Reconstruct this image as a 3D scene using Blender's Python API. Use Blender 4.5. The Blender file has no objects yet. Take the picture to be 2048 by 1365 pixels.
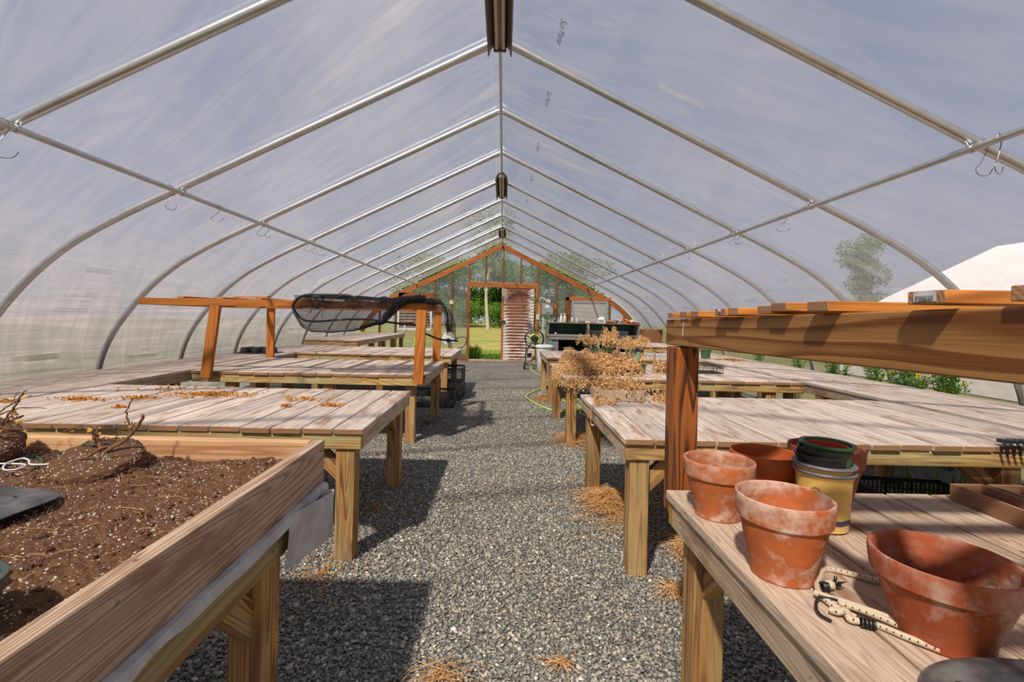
import bpy, bmesh, math, random
import numpy as np
from mathutils import Vector, Matrix
random.seed(7); np.random.seed(7)
R_ = random.uniform
SC = bpy.context.scene
COL = SC.collection
V3 = Vector

# ------------------------------------------------------------------ camera
cam_d = bpy.data.cameras.new('camera')
cam_d.sensor_fit = 'HORIZONTAL'; cam_d.sensor_width = 36.0
cam_d.lens = 960 * 36 / 2048
cam_d.shift_x = 17 / 2048; cam_d.shift_y = -46.5 / 2048
cam_d.clip_start = 0.02; cam_d.clip_end = 500
cam = bpy.data.objects.new('camera', cam_d); COL.objects.link(cam)
roll = math.radians(1.2)
cam.matrix_world = Matrix.Translation((0, 0, 1.18)) @ Matrix.Rotation(math.radians(90), 4, 'X') @ Matrix.Rotation(roll, 4, 'Z')
SC.camera = cam

# ------------------------------------------------------------------ light
SC.view_settings.view_transform = 'Standard'
SC.view_settings.look = 'None'
SC.view_settings.gamma = 1.0
SC.view_settings.use_curve_mapping = False
SC.view_settings.exposure = 0.0
SC.cycles.max_bounces = 10
SC.cycles.transparent_max_bounces = 16
SC.cycles.diffuse_bounces = 4
SC.cycles.caustics_reflective = False
SC.cycles.caustics_refractive = False

sun_d = bpy.data.lights.new('sun', 'SUN'); sun_d.energy = 8.5; sun_d.angle = math.radians(2.6)
sun_d.color = (1.0, 0.86, 0.70)
sun = bpy.data.objects.new('sun', sun_d); COL.objects.link(sun)
sun.rotation_euler = V3((0.24, 0.48, -0.64)).to_track_quat('-Z', 'Y').to_euler()
sun.location = (-6, -12, 16)

world = bpy.data.worlds.new('world'); SC.world = world; world.use_nodes = True
wn = world.node_tree.nodes; wl = world.node_tree.links; wn.clear()
w_out = wn.new('ShaderNodeOutputWorld'); w_bg = wn.new('ShaderNodeBackground'); w_bg.inputs[1].default_value = 0.66
w_tc = wn.new('ShaderNodeTexCoord'); w_sep = wn.new('ShaderNodeSeparateXYZ'); w_rmp = wn.new('ShaderNodeValToRGB')
w_n = wn.new('ShaderNodeTexNoise'); w_n.inputs['Scale'].default_value = 2.2; w_n.inputs['Detail'].default_value = 5
w_m = wn.new('ShaderNodeMix'); w_m.data_type = 'RGBA'
w_r2 = wn.new('ShaderNodeValToRGB')
e = w_rmp.color_ramp.elements
e[0].position = 0.0; e[0].color = (0.80, 0.80, 0.84, 1); e[1].position = 1.0; e[1].color = (0.20, 0.32, 0.62, 1)
x = w_rmp.color_ramp.elements.new(0.25); x.color = (0.52, 0.60, 0.78, 1)
e = w_r2.color_ramp.elements; e[0].position = 0.46; e[0].color = (0, 0, 0, 1); e[1].position = 0.68; e[1].color = (0.7, 0.7, 0.7, 1)
wl.new(w_tc.outputs['Generated'], w_sep.inputs[0]); wl.new(w_sep.outputs['Z'], w_rmp.inputs[0])
wl.new(w_tc.outputs['Generated'], w_n.inputs['Vector']); wl.new(w_n.outputs[0], w_r2.inputs[0])
wl.new(w_r2.outputs[0], w_m.inputs['Factor']); wl.new(w_rmp.outputs[0], w_m.inputs['A'])
w_m.inputs['B'].default_value = (0.85, 0.84, 0.87, 1)
wl.new(w_m.outputs['Result'], w_bg.inputs[0]); wl.new(w_bg.outputs[0], w_out.inputs[0])

# ------------------------------------------------------------------ mesh builder
class MB:
    def __init__(s): s.v = []; s.f = []; s.uv = []; s.at = []; s.mi = []
    def poly(s, pts, faces, uvs=None, at=(0, 0), mi=0):
        b = len(s.v); s.v += [tuple(p) for p in pts]
        for i, f in enumerate(faces):
            s.f.append([b + k for k in f])
            if uvs is None: s.uv.append([(pts[k][0], pts[k][1]) for k in f])
            else: s.uv.append(uvs[i])
            s.at.append(at if not callable(at) else at(i)); s.mi.append(mi)
    def beam(s, p0, p1, w, h, up=(0, 0, 1), mi=0, cut0=0, cut1=0):
        """board from p0 to p1 (centre line), w sideways, h along up; uv runs along the grain"""
        p0 = V3(p0); p1 = V3(p1); d = p1 - p0; L = d.length; d.normalize(); up = V3(up)
        side = d.cross(up); side.normalize(); up2 = side.cross(d)
        a = side * (w / 2); b = up2 * (h / 2)
        P = []
        for q, c in ((p0, cut0), (p1, cut1)):
            P += [q - a - b - d * c, q + a - b - d * c, q + a + b + d * c, q - a + b + d * c]
        o = R_(0, 50); r = R_(0, 1); t = [0, w, w + h, 2 * w + h, 2 * w + 2 * h]
        F = []; U = []; E = []
        for k in range(4):
            j = (k + 1) % 4
            F.append([k, j, 4 + j, 4 + k]); U.append([(o, t[k]), (o, t[k + 1]), (o + L, t[k + 1]), (o + L, t[k])]); E.append(0)
        for f in ([3, 2, 1, 0], [4, 5, 6, 7]):
            F.append(f); U.append([(0, 0), (w, 0), (w, h), (0, h)] if f[0] == 4 else [(0, h), (w, h), (w, 0), (0, 0)]); E.append(1)
        b0 = len(s.v); s.v += [tuple(p) for p in P]
        for f, u, e_ in zip(F, U, E):
            s.f.append([b0 + k for k in f]); s.uv.append(u); s.at.append((r, e_)); s.mi.append(mi)
    def box(s, x0, x1, y0, y1, z0, z1, mi=0):
        L = (x1 - x0, y1 - y0, z1 - z0); k = L.index(max(L))
        cx, cy, cz = (x0 + x1) / 2, (y0 + y1) / 2, (z0 + z1) / 2
        if k == 0: s.beam((x0, cy, cz), (x1, cy, cz), L[1], L[2], mi=mi)
        elif k == 1: s.beam((cx, y0, cz), (cx, y1, cz), L[0], L[2], mi=mi)
        else: s.beam((cx, cy, z0), (cx, cy, z1), L[0], L[1], up=(0, 1, 0), mi=mi)
    def tube(s, pts, r, n=8, closed=False, caps=True, mi=0):
        pts = [V3(p) for p in pts]; N = len(pts)
        rr = r if isinstance(r, (list, tuple)) else [r] * N
        t0 = (pts[1] - pts[0]).normalized(); ref = V3((0, 0, 1)) if abs(t0.z) < .9 else V3((1, 0, 0))
        a = t0.cross(ref).normalized(); b0 = len(s.v); rnd = R_(0, 1); Ls = 0
        for i, p in enumerate(pts):
            if closed: t = (pts[(i + 1) % N] - pts[i - 1]).normalized()
            else: t = (pts[min(i + 1, N - 1)] - pts[max(i - 1, 0)]).normalized()
            a = (a - t * a.dot(t)); a = a.normalized() if a.length > 1e-6 else t.orthogonal().normalized()
            c = t.cross(a)
            for k in range(n):
                an = 2 * math.pi * k / n
                s.v.append(tuple(p + (a * math.cos(an) + c * math.sin(an)) * rr[i]))
        cum = [0]
        for i in range(1, N): cum.append(cum[-1] + (pts[i] - pts[i - 1]).length)
        for i in range(N if closed else N - 1):
            i2 = (i + 1) % N; u0 = cum[i]; u1 = cum[i2] if i2 else cum[-1] + (pts[0] - pts[-1]).length
            for k in range(n):
                k2 = (k + 1) % n
                s.f.append([b0 + i * n + k, b0 + i * n + k2, b0 + i2 * n + k2, b0 + i2 * n + k])
                s.uv.append([(u0, k / n), (u0, (k + 1) / n), (u1, (k + 1) / n), (u1, k / n)]); s.at.append((rnd, 0)); s.mi.append(mi)
        if caps and not closed:
            for base, rev in ((b0, True), (b0 + (N - 1) * n, False)):
                f = [base + k for k in range(n)]
                if rev: f.reverse()
                s.f.append(f); s.uv.append([(0, 0)] * n); s.at.append((rnd, 1)); s.mi.append(mi)
    def lathe(s, prof, c=(0, 0, 0), n=48, mi=0, axis=None, closed=False):
        """prof: list of (r, z); axis matrix optional"""
        b0 = len(s.v); M = axis or Matrix.Identity(3); N = len(prof); cv = V3(c)
        for r, z in prof:
            for k in range(n):
                an = 2 * math.pi * k / n
                s.v.append(tuple(cv + M @ V3((r * math.cos(an), r * math.sin(an), z))))
        cum = [0]
        for i in range(1, N): cum.append(cum[-1] + math.hypot(prof[i][0] - prof[i - 1][0], prof[i][1] - prof[i - 1][1]))
        for i in range(N - 1):
            for k in range(n):
                k2 = (k + 1) % n
                s.f.append([b0 + i * n + k, b0 + i * n + k2, b0 + (i + 1) * n + k2, b0 + (i + 1) * n + k])
                s.uv.append([(k / n, cum[i]), ((k + 1) / n, cum[i]), ((k + 1) / n, cum[i + 1]), (k / n, cum[i + 1])]); s.at.append((0.5, 0)); s.mi.append(mi)
        for base, rev, rr in ((0, True, prof[0][0]), (N - 1, False, prof[-1][0])):
            if rr > 1e-4:
                f = [b0 + base * n + k for k in range(n)]
                if rev: f.reverse()
                s.f.append(f); s.uv.append([(0, 0)] * n); s.at.append((.5, 0)); s.mi.append(mi)
    def grid(s, fn, nu, nv, mi=0, cu=False):
        """fn(i/nu, j/nv) -> point"""
        b0 = len(s.v)
        for j in range(nv + 1):
            for i in range(nu + 1): s.v.append(tuple(fn(i / nu, j / nv)))
        for j in range(nv):
            for i in range(nu):
                a = b0 + j * (nu + 1) + i
                s.f.append([a, a + 1, a + nu + 2, a + nu + 1])
                s.uv.append([(i / nu, j / nv), ((i + 1) / nu, j / nv), ((i + 1) / nu, (j + 1) / nv), (i / nu, (j + 1) / nv)]); s.at.append((.5, 0)); s.mi.append(mi)
    def leaf(s, p, d, L, w, fold=.3, mi=0):
        """a small bent leaf of two quads"""
        d = V3(d).normalized(); side = d.cross(V3((R_(-1, 1), R_(-1, 1), R_(-1, 1))))
        if side.length < 1e-3: side = d.orthogonal()
        side.normalize(); nr = side.cross(d); p = V3(p); r = R_(0, 1)
        m = p + d * L * .5 + nr * L * fold * .5; t = p + d * L * .95
        b = len(s.v)
        s.v += [tuple(p), tuple(m - side * w / 2), tuple(t), tuple(m + side * w / 2 + nr * w * .2)]
        s.f += [[b, b + 1, b + 2], [b, b + 2, b + 3]]; s.uv += [[(0, 0), (1, 0), (1, 1)], [(0, 0), (1, 1), (0, 1)]]; s.at += [(r, 0)] * 2; s.mi += [mi] * 2
    def blob(s, c, rx, ry, rz, n=10, jit=0.0, mi=0):
        b0 = len(s.v); c = V3(c); m = n // 2 + 1
        for j in range(m + 1):
            th = math.pi * j / m
            for k in range(n):
                a = 2 * math.pi * k / n; q = 1 + R_(-jit, jit)
                s.v.append((c.x + rx * q * math.sin(th) * math.cos(a), c.y + ry * q * math.sin(th) * math.sin(a), c.z + rz * q * math.cos(th)))
        r = R_(0, 1)
        for j in range(m):
            for k in range(n):
                k2 = (k + 1) % n
                s.f.append([b0 + j * n + k, b0 + (j + 1) * n + k, b0 + (j + 1) * n + k2, b0 + j * n + k2])
                s.uv.append([(0, 0)] * 4); s.at.append((r, 0)); s.mi.append(mi)
    def build(s, name, mats, parent=None, smooth=True, bevel=0, loc=None, angle=38):
        me = bpy.data.meshes.new(name)
        off = V3(loc) if loc is not None else (parent.matrix_world_loc if False else V3((0, 0, 0)))
        if parent is not None and loc is None: off = V3(ORG.get(parent.name, (0, 0, 0)))
        vs = np.array(s.v, dtype=np.float64) - np.array(off)
        me.from_pydata([tuple(q) for q in vs], [], s.f)
        uvl = me.uv_layers.new(name='UVMap')
        flat = [c for f in s.uv for u in f for c in u]; uvl.data.foreach_set('uv', flat)
        ca = me.color_attributes.new(name='bd', type='FLOAT_COLOR', domain='CORNER')
        cc = []
        for f, a in zip(s.f, s.at): cc += [a[0], a[1], 0, 1] * len(f)
        ca.data.foreach_set('color', cc)
        if not isinstance(mats, (list, tuple)): mats = [mats]
        for m in mats: me.materials.append(m)
        me.polygons.foreach_set('material_index', s.mi)
        me.polygons.foreach_set('use_smooth', [smooth] * len(s.f))
        me.update()
        if smooth: me.set_sharp_from_angle(angle=math.radians(angle))
        o = bpy.data.objects.new(name, me); COL.objects.link(o)
        if parent is not None: o.parent = parent
        if loc is not None: o.location = loc if parent is None else V3(loc) - V3(ORG.get(parent.name, (0, 0, 0)))
        ORG[o.name] = tuple(off)
        if bevel:
            md = o.modifiers.new('bevel', 'BEVEL'); md.width = bevel; md.segments = 2; md.limit_method = 'ANGLE'; md.angle_limit = math.radians(50)
        return o
ORG = {}
def tag(o, label=None, cat=None, group=None, kind=None):
    if label: o['label'] = label
    if cat: o['category'] = cat
    if group: o['group'] = group
    if kind: o['kind'] = kind
    return o
def thing(name, loc, label, cat, group=None):
    o = bpy.data.objects.new(name, None); COL.objects.link(o); o.location = loc; o.empty_display_size = .1
    ORG[o.name] = tuple(loc)
    return tag(o, label, cat, group)
def one(mb, name, mat, loc, label, cat, group=None, kind=None, **k):
    return tag(mb.build(name, mat, loc=loc, **k), label, cat, group, kind)
def dup(root, loc, rotz=0, label=None, group=None):
    r = root.copy(); COL.objects.link(r); r.location = loc; r.rotation_euler = (0, 0, rotz)
    if label: r['label'] = label
    if group: r['group'] = group
    for ch in [o for o in COL.objects if o.parent == root]:
        c = ch.copy(); COL.objects.link(c); c.parent = r
        for g in [o for o in COL.objects if o.parent == ch]:
            d = g.copy(); COL.objects.link(d); d.parent = c
    return r
def catmull(P, k=6):
    P = [V3(p) for p in P]; out = []
    for i in range(len(P) - 1):
        a = P[max(i - 1, 0)]; b = P[i]; c = P[i + 1]; d = P[min(i + 2, len(P) - 1)]
        for j in range(k):
            t = j / k
            out.append(.5 * ((2 * b) + (c - a) * t + (2 * a - 5 * b + 4 * c - d) * t * t + (3 * b - a - 3 * c + d) * t ** 3))
    out.append(P[-1]); return out

# ------------------------------------------------------------------ materials
class NT:
    def __init__(s, name):
        s.m = bpy.data.materials.new(name); s.m.use_nodes = True; s.t = s.m.node_tree; s.t.nodes.clear()
        s.out = s.t.nodes.new('ShaderNodeOutputMaterial')
    def n(s, t, **k):
        nd = s.t.nodes.new('ShaderNode' + t)
        for a, b in k.items():
            if hasattr(nd, a) and not a[0].isupper(): setattr(nd, a, b)
        return nd
    def l(s, a, b): s.t.links.new(a, b)
    def inp(s, sock, v):
        if isinstance(v, bpy.types.NodeSocket): s.l(v, sock)
        else: sock.default_value = v
    def math(s, op, a, b=0.0, c=None, clamp=False):
        nd = s.n('Math'); nd.operation = op; nd.use_clamp = clamp; s.inp(nd.inputs[0], a); s.inp(nd.inputs[1], b)
        if c is not None: s.inp(nd.inputs[2], c)
        return nd.outputs[0]
    def comb(s, x, y, z):
        nd = s.n('CombineXYZ'); s.inp(nd.inputs[0], x); s.inp(nd.inputs[1], y); s.inp(nd.inputs[2], z); return nd.outputs[0]
    def noise(s, vec, scale=1, detail=2, rough=.5, dist=0):
        nd = s.n('TexNoise'); s.inp(nd.inputs['Vector'], vec); nd.inputs['Scale'].default_value = scale
        nd.inputs['Detail'].default_value = detail; nd.inputs['Roughness'].default_value = rough; nd.inputs['Distortion'].default_value = dist
        return nd.outputs[0]
    def ramp(s, fac, stops, interp='LINEAR'):
        nd = s.n('ValToRGB'); cr = nd.color_ramp; cr.interpolation = interp
        while len(cr.elements) < len(stops): cr.elements.new(.5)
        for e_, (p, c) in zip(cr.elements, stops):
            e_.position = p; e_.color = (c, c, c, 1) if isinstance(c, (int, float)) else tuple(c) + (1,)
        s.inp(nd.inputs[0], fac); return nd.outputs[0]
    def mix(s, f, a, b, mode='MIX'):
        nd = s.n('Mix'); nd.data_type = 'RGBA'; nd.blend_type = mode; nd.clamp_factor = True
        def c(v): return tuple(v) + (1,) if isinstance(v, tuple) and len(v) == 3 else v
        s.inp(nd.inputs['Factor'], f); s.inp(nd.inputs['A'], c(a)); s.inp(nd.inputs['B'], c(b)); return nd.outputs['Result']
    def pbr(s, col, rough=.6, metal=0, bump=None, bstr=.3, bdist=.01, spec=.5, extra=None):
        p = s.n('BsdfPrincipled'); s.inp(p.inputs['Base Color'], tuple(col) + (1,) if isinstance(col, tuple) and len(col) == 3 else col)
        s.inp(p.inputs['Roughness'], rough); s.inp(p.inputs['Metallic'], metal); p.inputs['Specular IOR Level'].default_value = spec
        if bump is not None:
            b = s.n('Bump'); b.inputs['Strength'].default_value = bstr; b.inputs['Distance'].default_value = bdist
            s.l(bump, b.inputs['Height']); s.l(b.outputs[0], p.inputs['Normal'])
        s.l(p.outputs[0], s.out.inputs[0]); return p

def wood(name, light, dark, freq=11, stretch=(.55, 5.0), contrast=1.0, weather=0.0, wcol=(.62, .57, .52), wcol2=(.36, .34, .33), rough=.65,
         patch=(.25, .13, .06), patch_amt=.3, fiber=.25, stain=None, stain_amt=0., endl=None):
    t = NT(name)
    uv = t.n('UVMap'); sp = t.n('SeparateXYZ'); t.l(uv.outputs[0], sp.inputs[0])
    at = t.n('Attribute'); at.attribute_name = 'bd'; sa = t.n('SeparateColor'); t.l(at.outputs['Color'], sa.inputs[0])
    rnd = sa.outputs[0]; endg = sa.outputs[1]
    u = sp.outputs[0]; v = sp.outputs[1]; r9 = t.math('MULTIPLY', rnd, 43.0)
    vec = t.comb(t.math('MULTIPLY', u, stretch[0]), t.math('MULTIPLY_ADD', v, stretch[1], r9), r9)
    n1 = t.noise(vec, 1.6, 1.5, .45, .25)
    rg = t.math('FRACT', t.math('MULTIPLY', n1, float(freq)))
    tri = t.ramp(rg, [(0, 0), (.5, .25), (.80, 1), (.9, .9), (1, 0)])
    fv = t.comb(t.math('MULTIPLY', u, 5), t.math('MULTIPLY_ADD', v, 190, r9), r9)
    fb = t.noise(fv, 1, 2, .6)
    e2 = t.comb(t.math('MULTIPLY_ADD', u, 1, .03), t.math('ADD', v, .03), 0)
    ln = t.n('VectorMath'); ln.operation = 'LENGTH'; t.l(e2, ln.inputs[0])
    er = t.math('SINE', t.math('MULTIPLY_ADD', ln.outputs['Value'], 900, t.math('MULTIPLY', rnd, 20)))
    ec = t.mix(t.math('MULTIPLY_ADD', er, .3, .5), endl or light, dark)
    c = t.mix(t.math('MULTIPLY', tri, contrast, clamp=True), light, dark)
    c = t.mix(t.math('MULTIPLY', t.ramp(fb, [(.35, 0), (.7, 1)]), fiber), c, dark)
    big = t.noise(t.comb(t.math('MULTIPLY', u, 1.3), t.math('MULTIPLY_ADD', v, 4, r9), r9), 1.3, 3, .6)
    c = t.mix(t.math('MULTIPLY', t.ramp(big, [(.5, 0), (.68, 1)]), patch_amt), c, patch)
    if weather > 0:
        wv = t.comb(t.math('MULTIPLY', u, 2.2), t.math('MULTIPLY_ADD', v, 34, r9), r9)
        wn_ = t.noise(wv, 1.2, 4, .62)
        wc = t.mix(t.ramp(t.noise(fv, .6, 3, .6), [(.3, 0), (.75, 1)]), wcol, wcol2)
        wf = t.ramp(wn_, [(.30, 1), (.47 + .12 * weather, .9), (.70, .12)])
        c = t.mix(t.math('MULTIPLY', wf, weather), c, wc)
        wet = t.noise(t.comb(t.math('MULTIPLY', u, 3), t.math('MULTIPLY_ADD', v, 9, r9), r9), 1.4, 3, .6)
        c = t.mix(t.ramp(wet, [(.54, 0), (.68, .75)]), c, t.mix(.5, dark, (.34, .19, .11)))
    if stain:
        sn = t.noise(t.comb(t.math('MULTIPLY', u, .8), t.math('MULTIPLY', v, 7), r9), 1.8, 3, .6, .5)
        c = t.mix(t.math('MULTIPLY', t.ramp(sn, [(.45, 0), (.62, 1)]), stain_amt), c, stain)
    sp_ = t.noise(t.comb(t.math('MULTIPLY', u, 26), t.math('MULTIPLY', v, 34), r9), 1, 1, .5)
    c = t.mix(t.ramp(sp_, [(.78, 0), (.81, .75)]), c, (.06, .04, .03))
    c = t.mix(endg, c, ec)
    br = t.math('MULTIPLY_ADD', rnd, .30, .85)
    hs = t.n('HueSaturation'); t.inp(hs.inputs['Color'], c); t.inp(hs.inputs['Value'], br)
    h = t.math('ADD', t.math('MULTIPLY', fb, .6), t.math('MULTIPLY', tri, -.4))
    t.pbr(hs.outputs[0], rough, bump=h, bstr=.45, bdist=.0025, spec=.3)
    return t.m

def plain(name, col, rough=.5, metal=0, var=.12, scale=20, bstr=.1, spec=.5, dirt=None, dirt_amt=.3, dscale=6, vec='Object'):
    t = NT(name); tc = t.n('TexCoord'); o = tc.outputs[vec]
    n1 = t.noise(o, scale, 4, .6)
    c = t.mix(t.math('MULTIPLY', n1, var * 2), col, tuple(q * .45 for q in col))
    if dirt:
        n2 = t.noise(o, dscale, 4, .65, .4)
        c = t.mix(t.math('MULTIPLY', t.ramp(n2, [(.45, 0), (.65, 1)]), dirt_amt), c, dirt)
    t.pbr(c, rough, metal, bump=n1, bstr=bstr, bdist=.003, spec=spec)
    return t.m

M = {}
M['deck'] = wood('weathered_deck', (.50, .32, .19), (.22, .10, .045), freq=16, stretch=(.6, 7), contrast=.8, weather=.95, wcol=(.78, .70, .63), wcol2=(.34, .25, .20), rough=.8, patch_amt=.5, fiber=.45, endl=(.42, .24, .12))
M['deck2'] = wood('weathered_bench_deck', (.58, .42, .28), (.22, .11, .05), freq=30, stretch=(.5, 8), contrast=1.1, weather=.55, wcol=(.74, .64, .53), wcol2=(.36, .28, .22), rough=.8, patch_amt=.4, fiber=.5, endl=(.42, .26, .15))
M['fascia'] = wood('treated_pine', (.66, .42, .13), (.25, .09, .02), freq=15, stretch=(.5, 6), contrast=1, weather=.18, wcol=(.56, .52, .30), wcol2=(.42, .34, .18), patch_amt=.55, stain=(.44, .52, .28), stain_amt=.4, fiber=.35)
M['fasciaw'] = wood('weathered_pine_edge', (.62, .46, .29), (.22, .11, .05), freq=24, stretch=(.5, 8), contrast=1, weather=.4, wcol=(.66, .58, .47), wcol2=(.38, .32, .24), patch_amt=.3, fiber=.35)
M['leg'] = wood('pine_post', (.60, .30, .065), (.16, .05, .012), freq=13, stretch=(.4, 9), contrast=1.1, weather=.08, patch=(.30, .13, .03), patch_amt=.55, stain=(.56, .50, .26), stain_amt=.35, fiber=.3)
M['planter'] = wood('planter_pine', (.68, .49, .33), (.27, .13, .065), freq=26, stretch=(.3, 8), contrast=1, weather=.2, wcol=(.62, .52, .42), wcol2=(.45, .36, .28), patch_amt=.2, fiber=.35)
M['planter_in'] = wood('planter_far_board', (.74, .46, .25), (.42, .17, .06), freq=13, stretch=(.4, 8), contrast=.8, patch_amt=.3, fiber=.3)
M['cedar'] = wood('orange_stained_wood', (.54, .19, .03), (.26, .065, .01), freq=9, stretch=(.5, 7), contrast=.7, patch_amt=.3, patch=(.3, .08, .02))
M['post'] = wood('red_brown_post', (.36, .105, .02), (.045, .015, .006), freq=15, stretch=(.35, 7), contrast=1, patch_amt=.2)
M['beam'] = wood('brown_shelf_beam', (.38, .19, .06), (.17, .060, .015), freq=7, stretch=(.7, 6), contrast=1.1, patch_amt=.15, fiber=.25)
M['slat'] = wood('orange_slats', (.72, .27, .05), (.30, .09, .015), freq=13, contrast=.8, patch_amt=.2, endl=(.42, .29, .19))
M['rake'] = wood('red_orange_frame', (.42, .14, .03), (.20, .055, .012), freq=8, contrast=.8, patch_amt=.3)
M['stud'] = wood('red_brown_stud', (.27, .09, .025), (.12, .035, .012), freq=6, contrast=.7, patch_amt=.4)
M['old'] = wood('old_brown_box_wood', (.36, .17, .075), (.15, .06, .025), freq=8, contrast=.8, weather=.25, wcol=(.44, .33, .26), wcol2=(.3, .2, .15), patch_amt=.4)
M['greywood'] = wood('grey_painted_wood', (.26, .26, .25), (.15, .15, .15), freq=5, contrast=.5, weather=.3, wcol=(.36, .34, .31), wcol2=(.24, .22, .2), patch_amt=.3)
M['galv'] = plain('galvanised_steel', (.66, .67, .68), .36, .8, var=.22, scale=9, dirt=(.36, .33, .29), dirt_amt=.35, dscale=5)
M['wire'] = plain('dark_wire', (.30, .29, .28), .4, .8)
M['white'] = plain('white_plastic', (.74, .74, .75), .4, dirt=(.5, .47, .42), dirt_amt=.25)
M['tubew'] = plain('cream_tube', (.62, .52, .44), .3)
M['fixture'] = plain('brown_metal_fixture', (.22, .18, .15), .5, .4)
M['black'] = plain('black_plastic', (.018, .018, .02), .42)
M['blackr'] = plain('black_rubber', (.03, .03, .032), .6)
M['greyp'] = plain('dark_grey_plastic', (.055, .057, .065), .34, dirt=(.3, .27, .24), dirt_amt=.35, dscale=14)
M['greenp'] = plain('green_plastic_pot', (.045, .13, .055), .42, dirt=(.2, .2, .12), dirt_amt=.3)
M['redp'] = plain('red_plastic', (.62, .06, .02), .4)
M['yellowp'] = plain('yellow_plastic_pot', (.78, .50, .13), .45, dirt=(.8, .62, .36), dirt_amt=.25)
M['navy'] = plain('dark_purple_print', (.06, .04, .10), .5)
M['greenpaint'] = plain('green_paint', (.015, .10, .06), .6, dirt=(.05, .16, .1), dirt_amt=.4)
M['greybox'] = plain('grey_enamel', (.30, .33, .33), .45)
M['straw'] = plain('dry_straw', (.66, .38, .14), .75, var=.3, scale=60)
M['liner'] = plain('white_liner_fabric', (.60, .58, .56), .85, dirt=(.34, .29, .25), dirt_amt=.55, dscale=10)
M['hosey'] = plain('yellow_green_hose', (.52, .68, .12), .4)
M['grass'] = None

def leafmat(name, c1, c2, c3, transl=.25):
    t = NT(name); at = t.n('Attribute'); at.attribute_name = 'bd'; sa = t.n('SeparateColor'); t.l(at.outputs['Color'], sa.inputs[0])
    c = t.ramp(sa.outputs[0], [(0, c1), (.5, c2), (1, c3)])
    p = t.pbr(c, .65, spec=.25)
    if transl:
        tr = t.n('BsdfTranslucent'); t.l(c, tr.inputs[0]); mx = t.n('MixShader'); mx.inputs[0].default_value = transl
        t.l(p.outputs[0], mx.inputs[1]); t.l(tr.outputs[0], mx.inputs[2]); t.l(mx.outputs[0], t.out.inputs[0])
    return t.m
M['dead'] = leafmat('dry_leaves', (.72, .42, .17), (.92, .66, .36), (.55, .28, .10))
M['orangeleaf'] = leafmat('fallen_orange_leaves', (.66, .30, .05), (.80, .44, .10), (.50, .17, .03))
M['strawl'] = leafmat('straw_blades', (.72, .38, .13), (.80, .52, .24), (.50, .22, .07))
M['green'] = leafmat('green_leaves', (.16, .38, .04), (.30, .52, .08), (.08, .22, .03), .4)
M['treeleaf'] = leafmat('tree_leaves', (.06, .17, .015), (.15, .30, .03), (.025, .07, .012), .3)
M['yellowf'] = leafmat('yellow_petals', (.85, .66, .03), (.9, .72, .05), (.8, .5, .03), .2)
M['grassb'] = leafmat('grass_blades', (.12, .28, .03), (.22, .42, .05), (.08, .18, .03), .3)
M['twig'] = plain('brown_twig', (.24, .12, .06), .8, var=.3, scale=40)
M['bark'] = plain('pale_bark', (.40, .36, .31), .85, var=.4, scale=8, bstr=.4)

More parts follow.
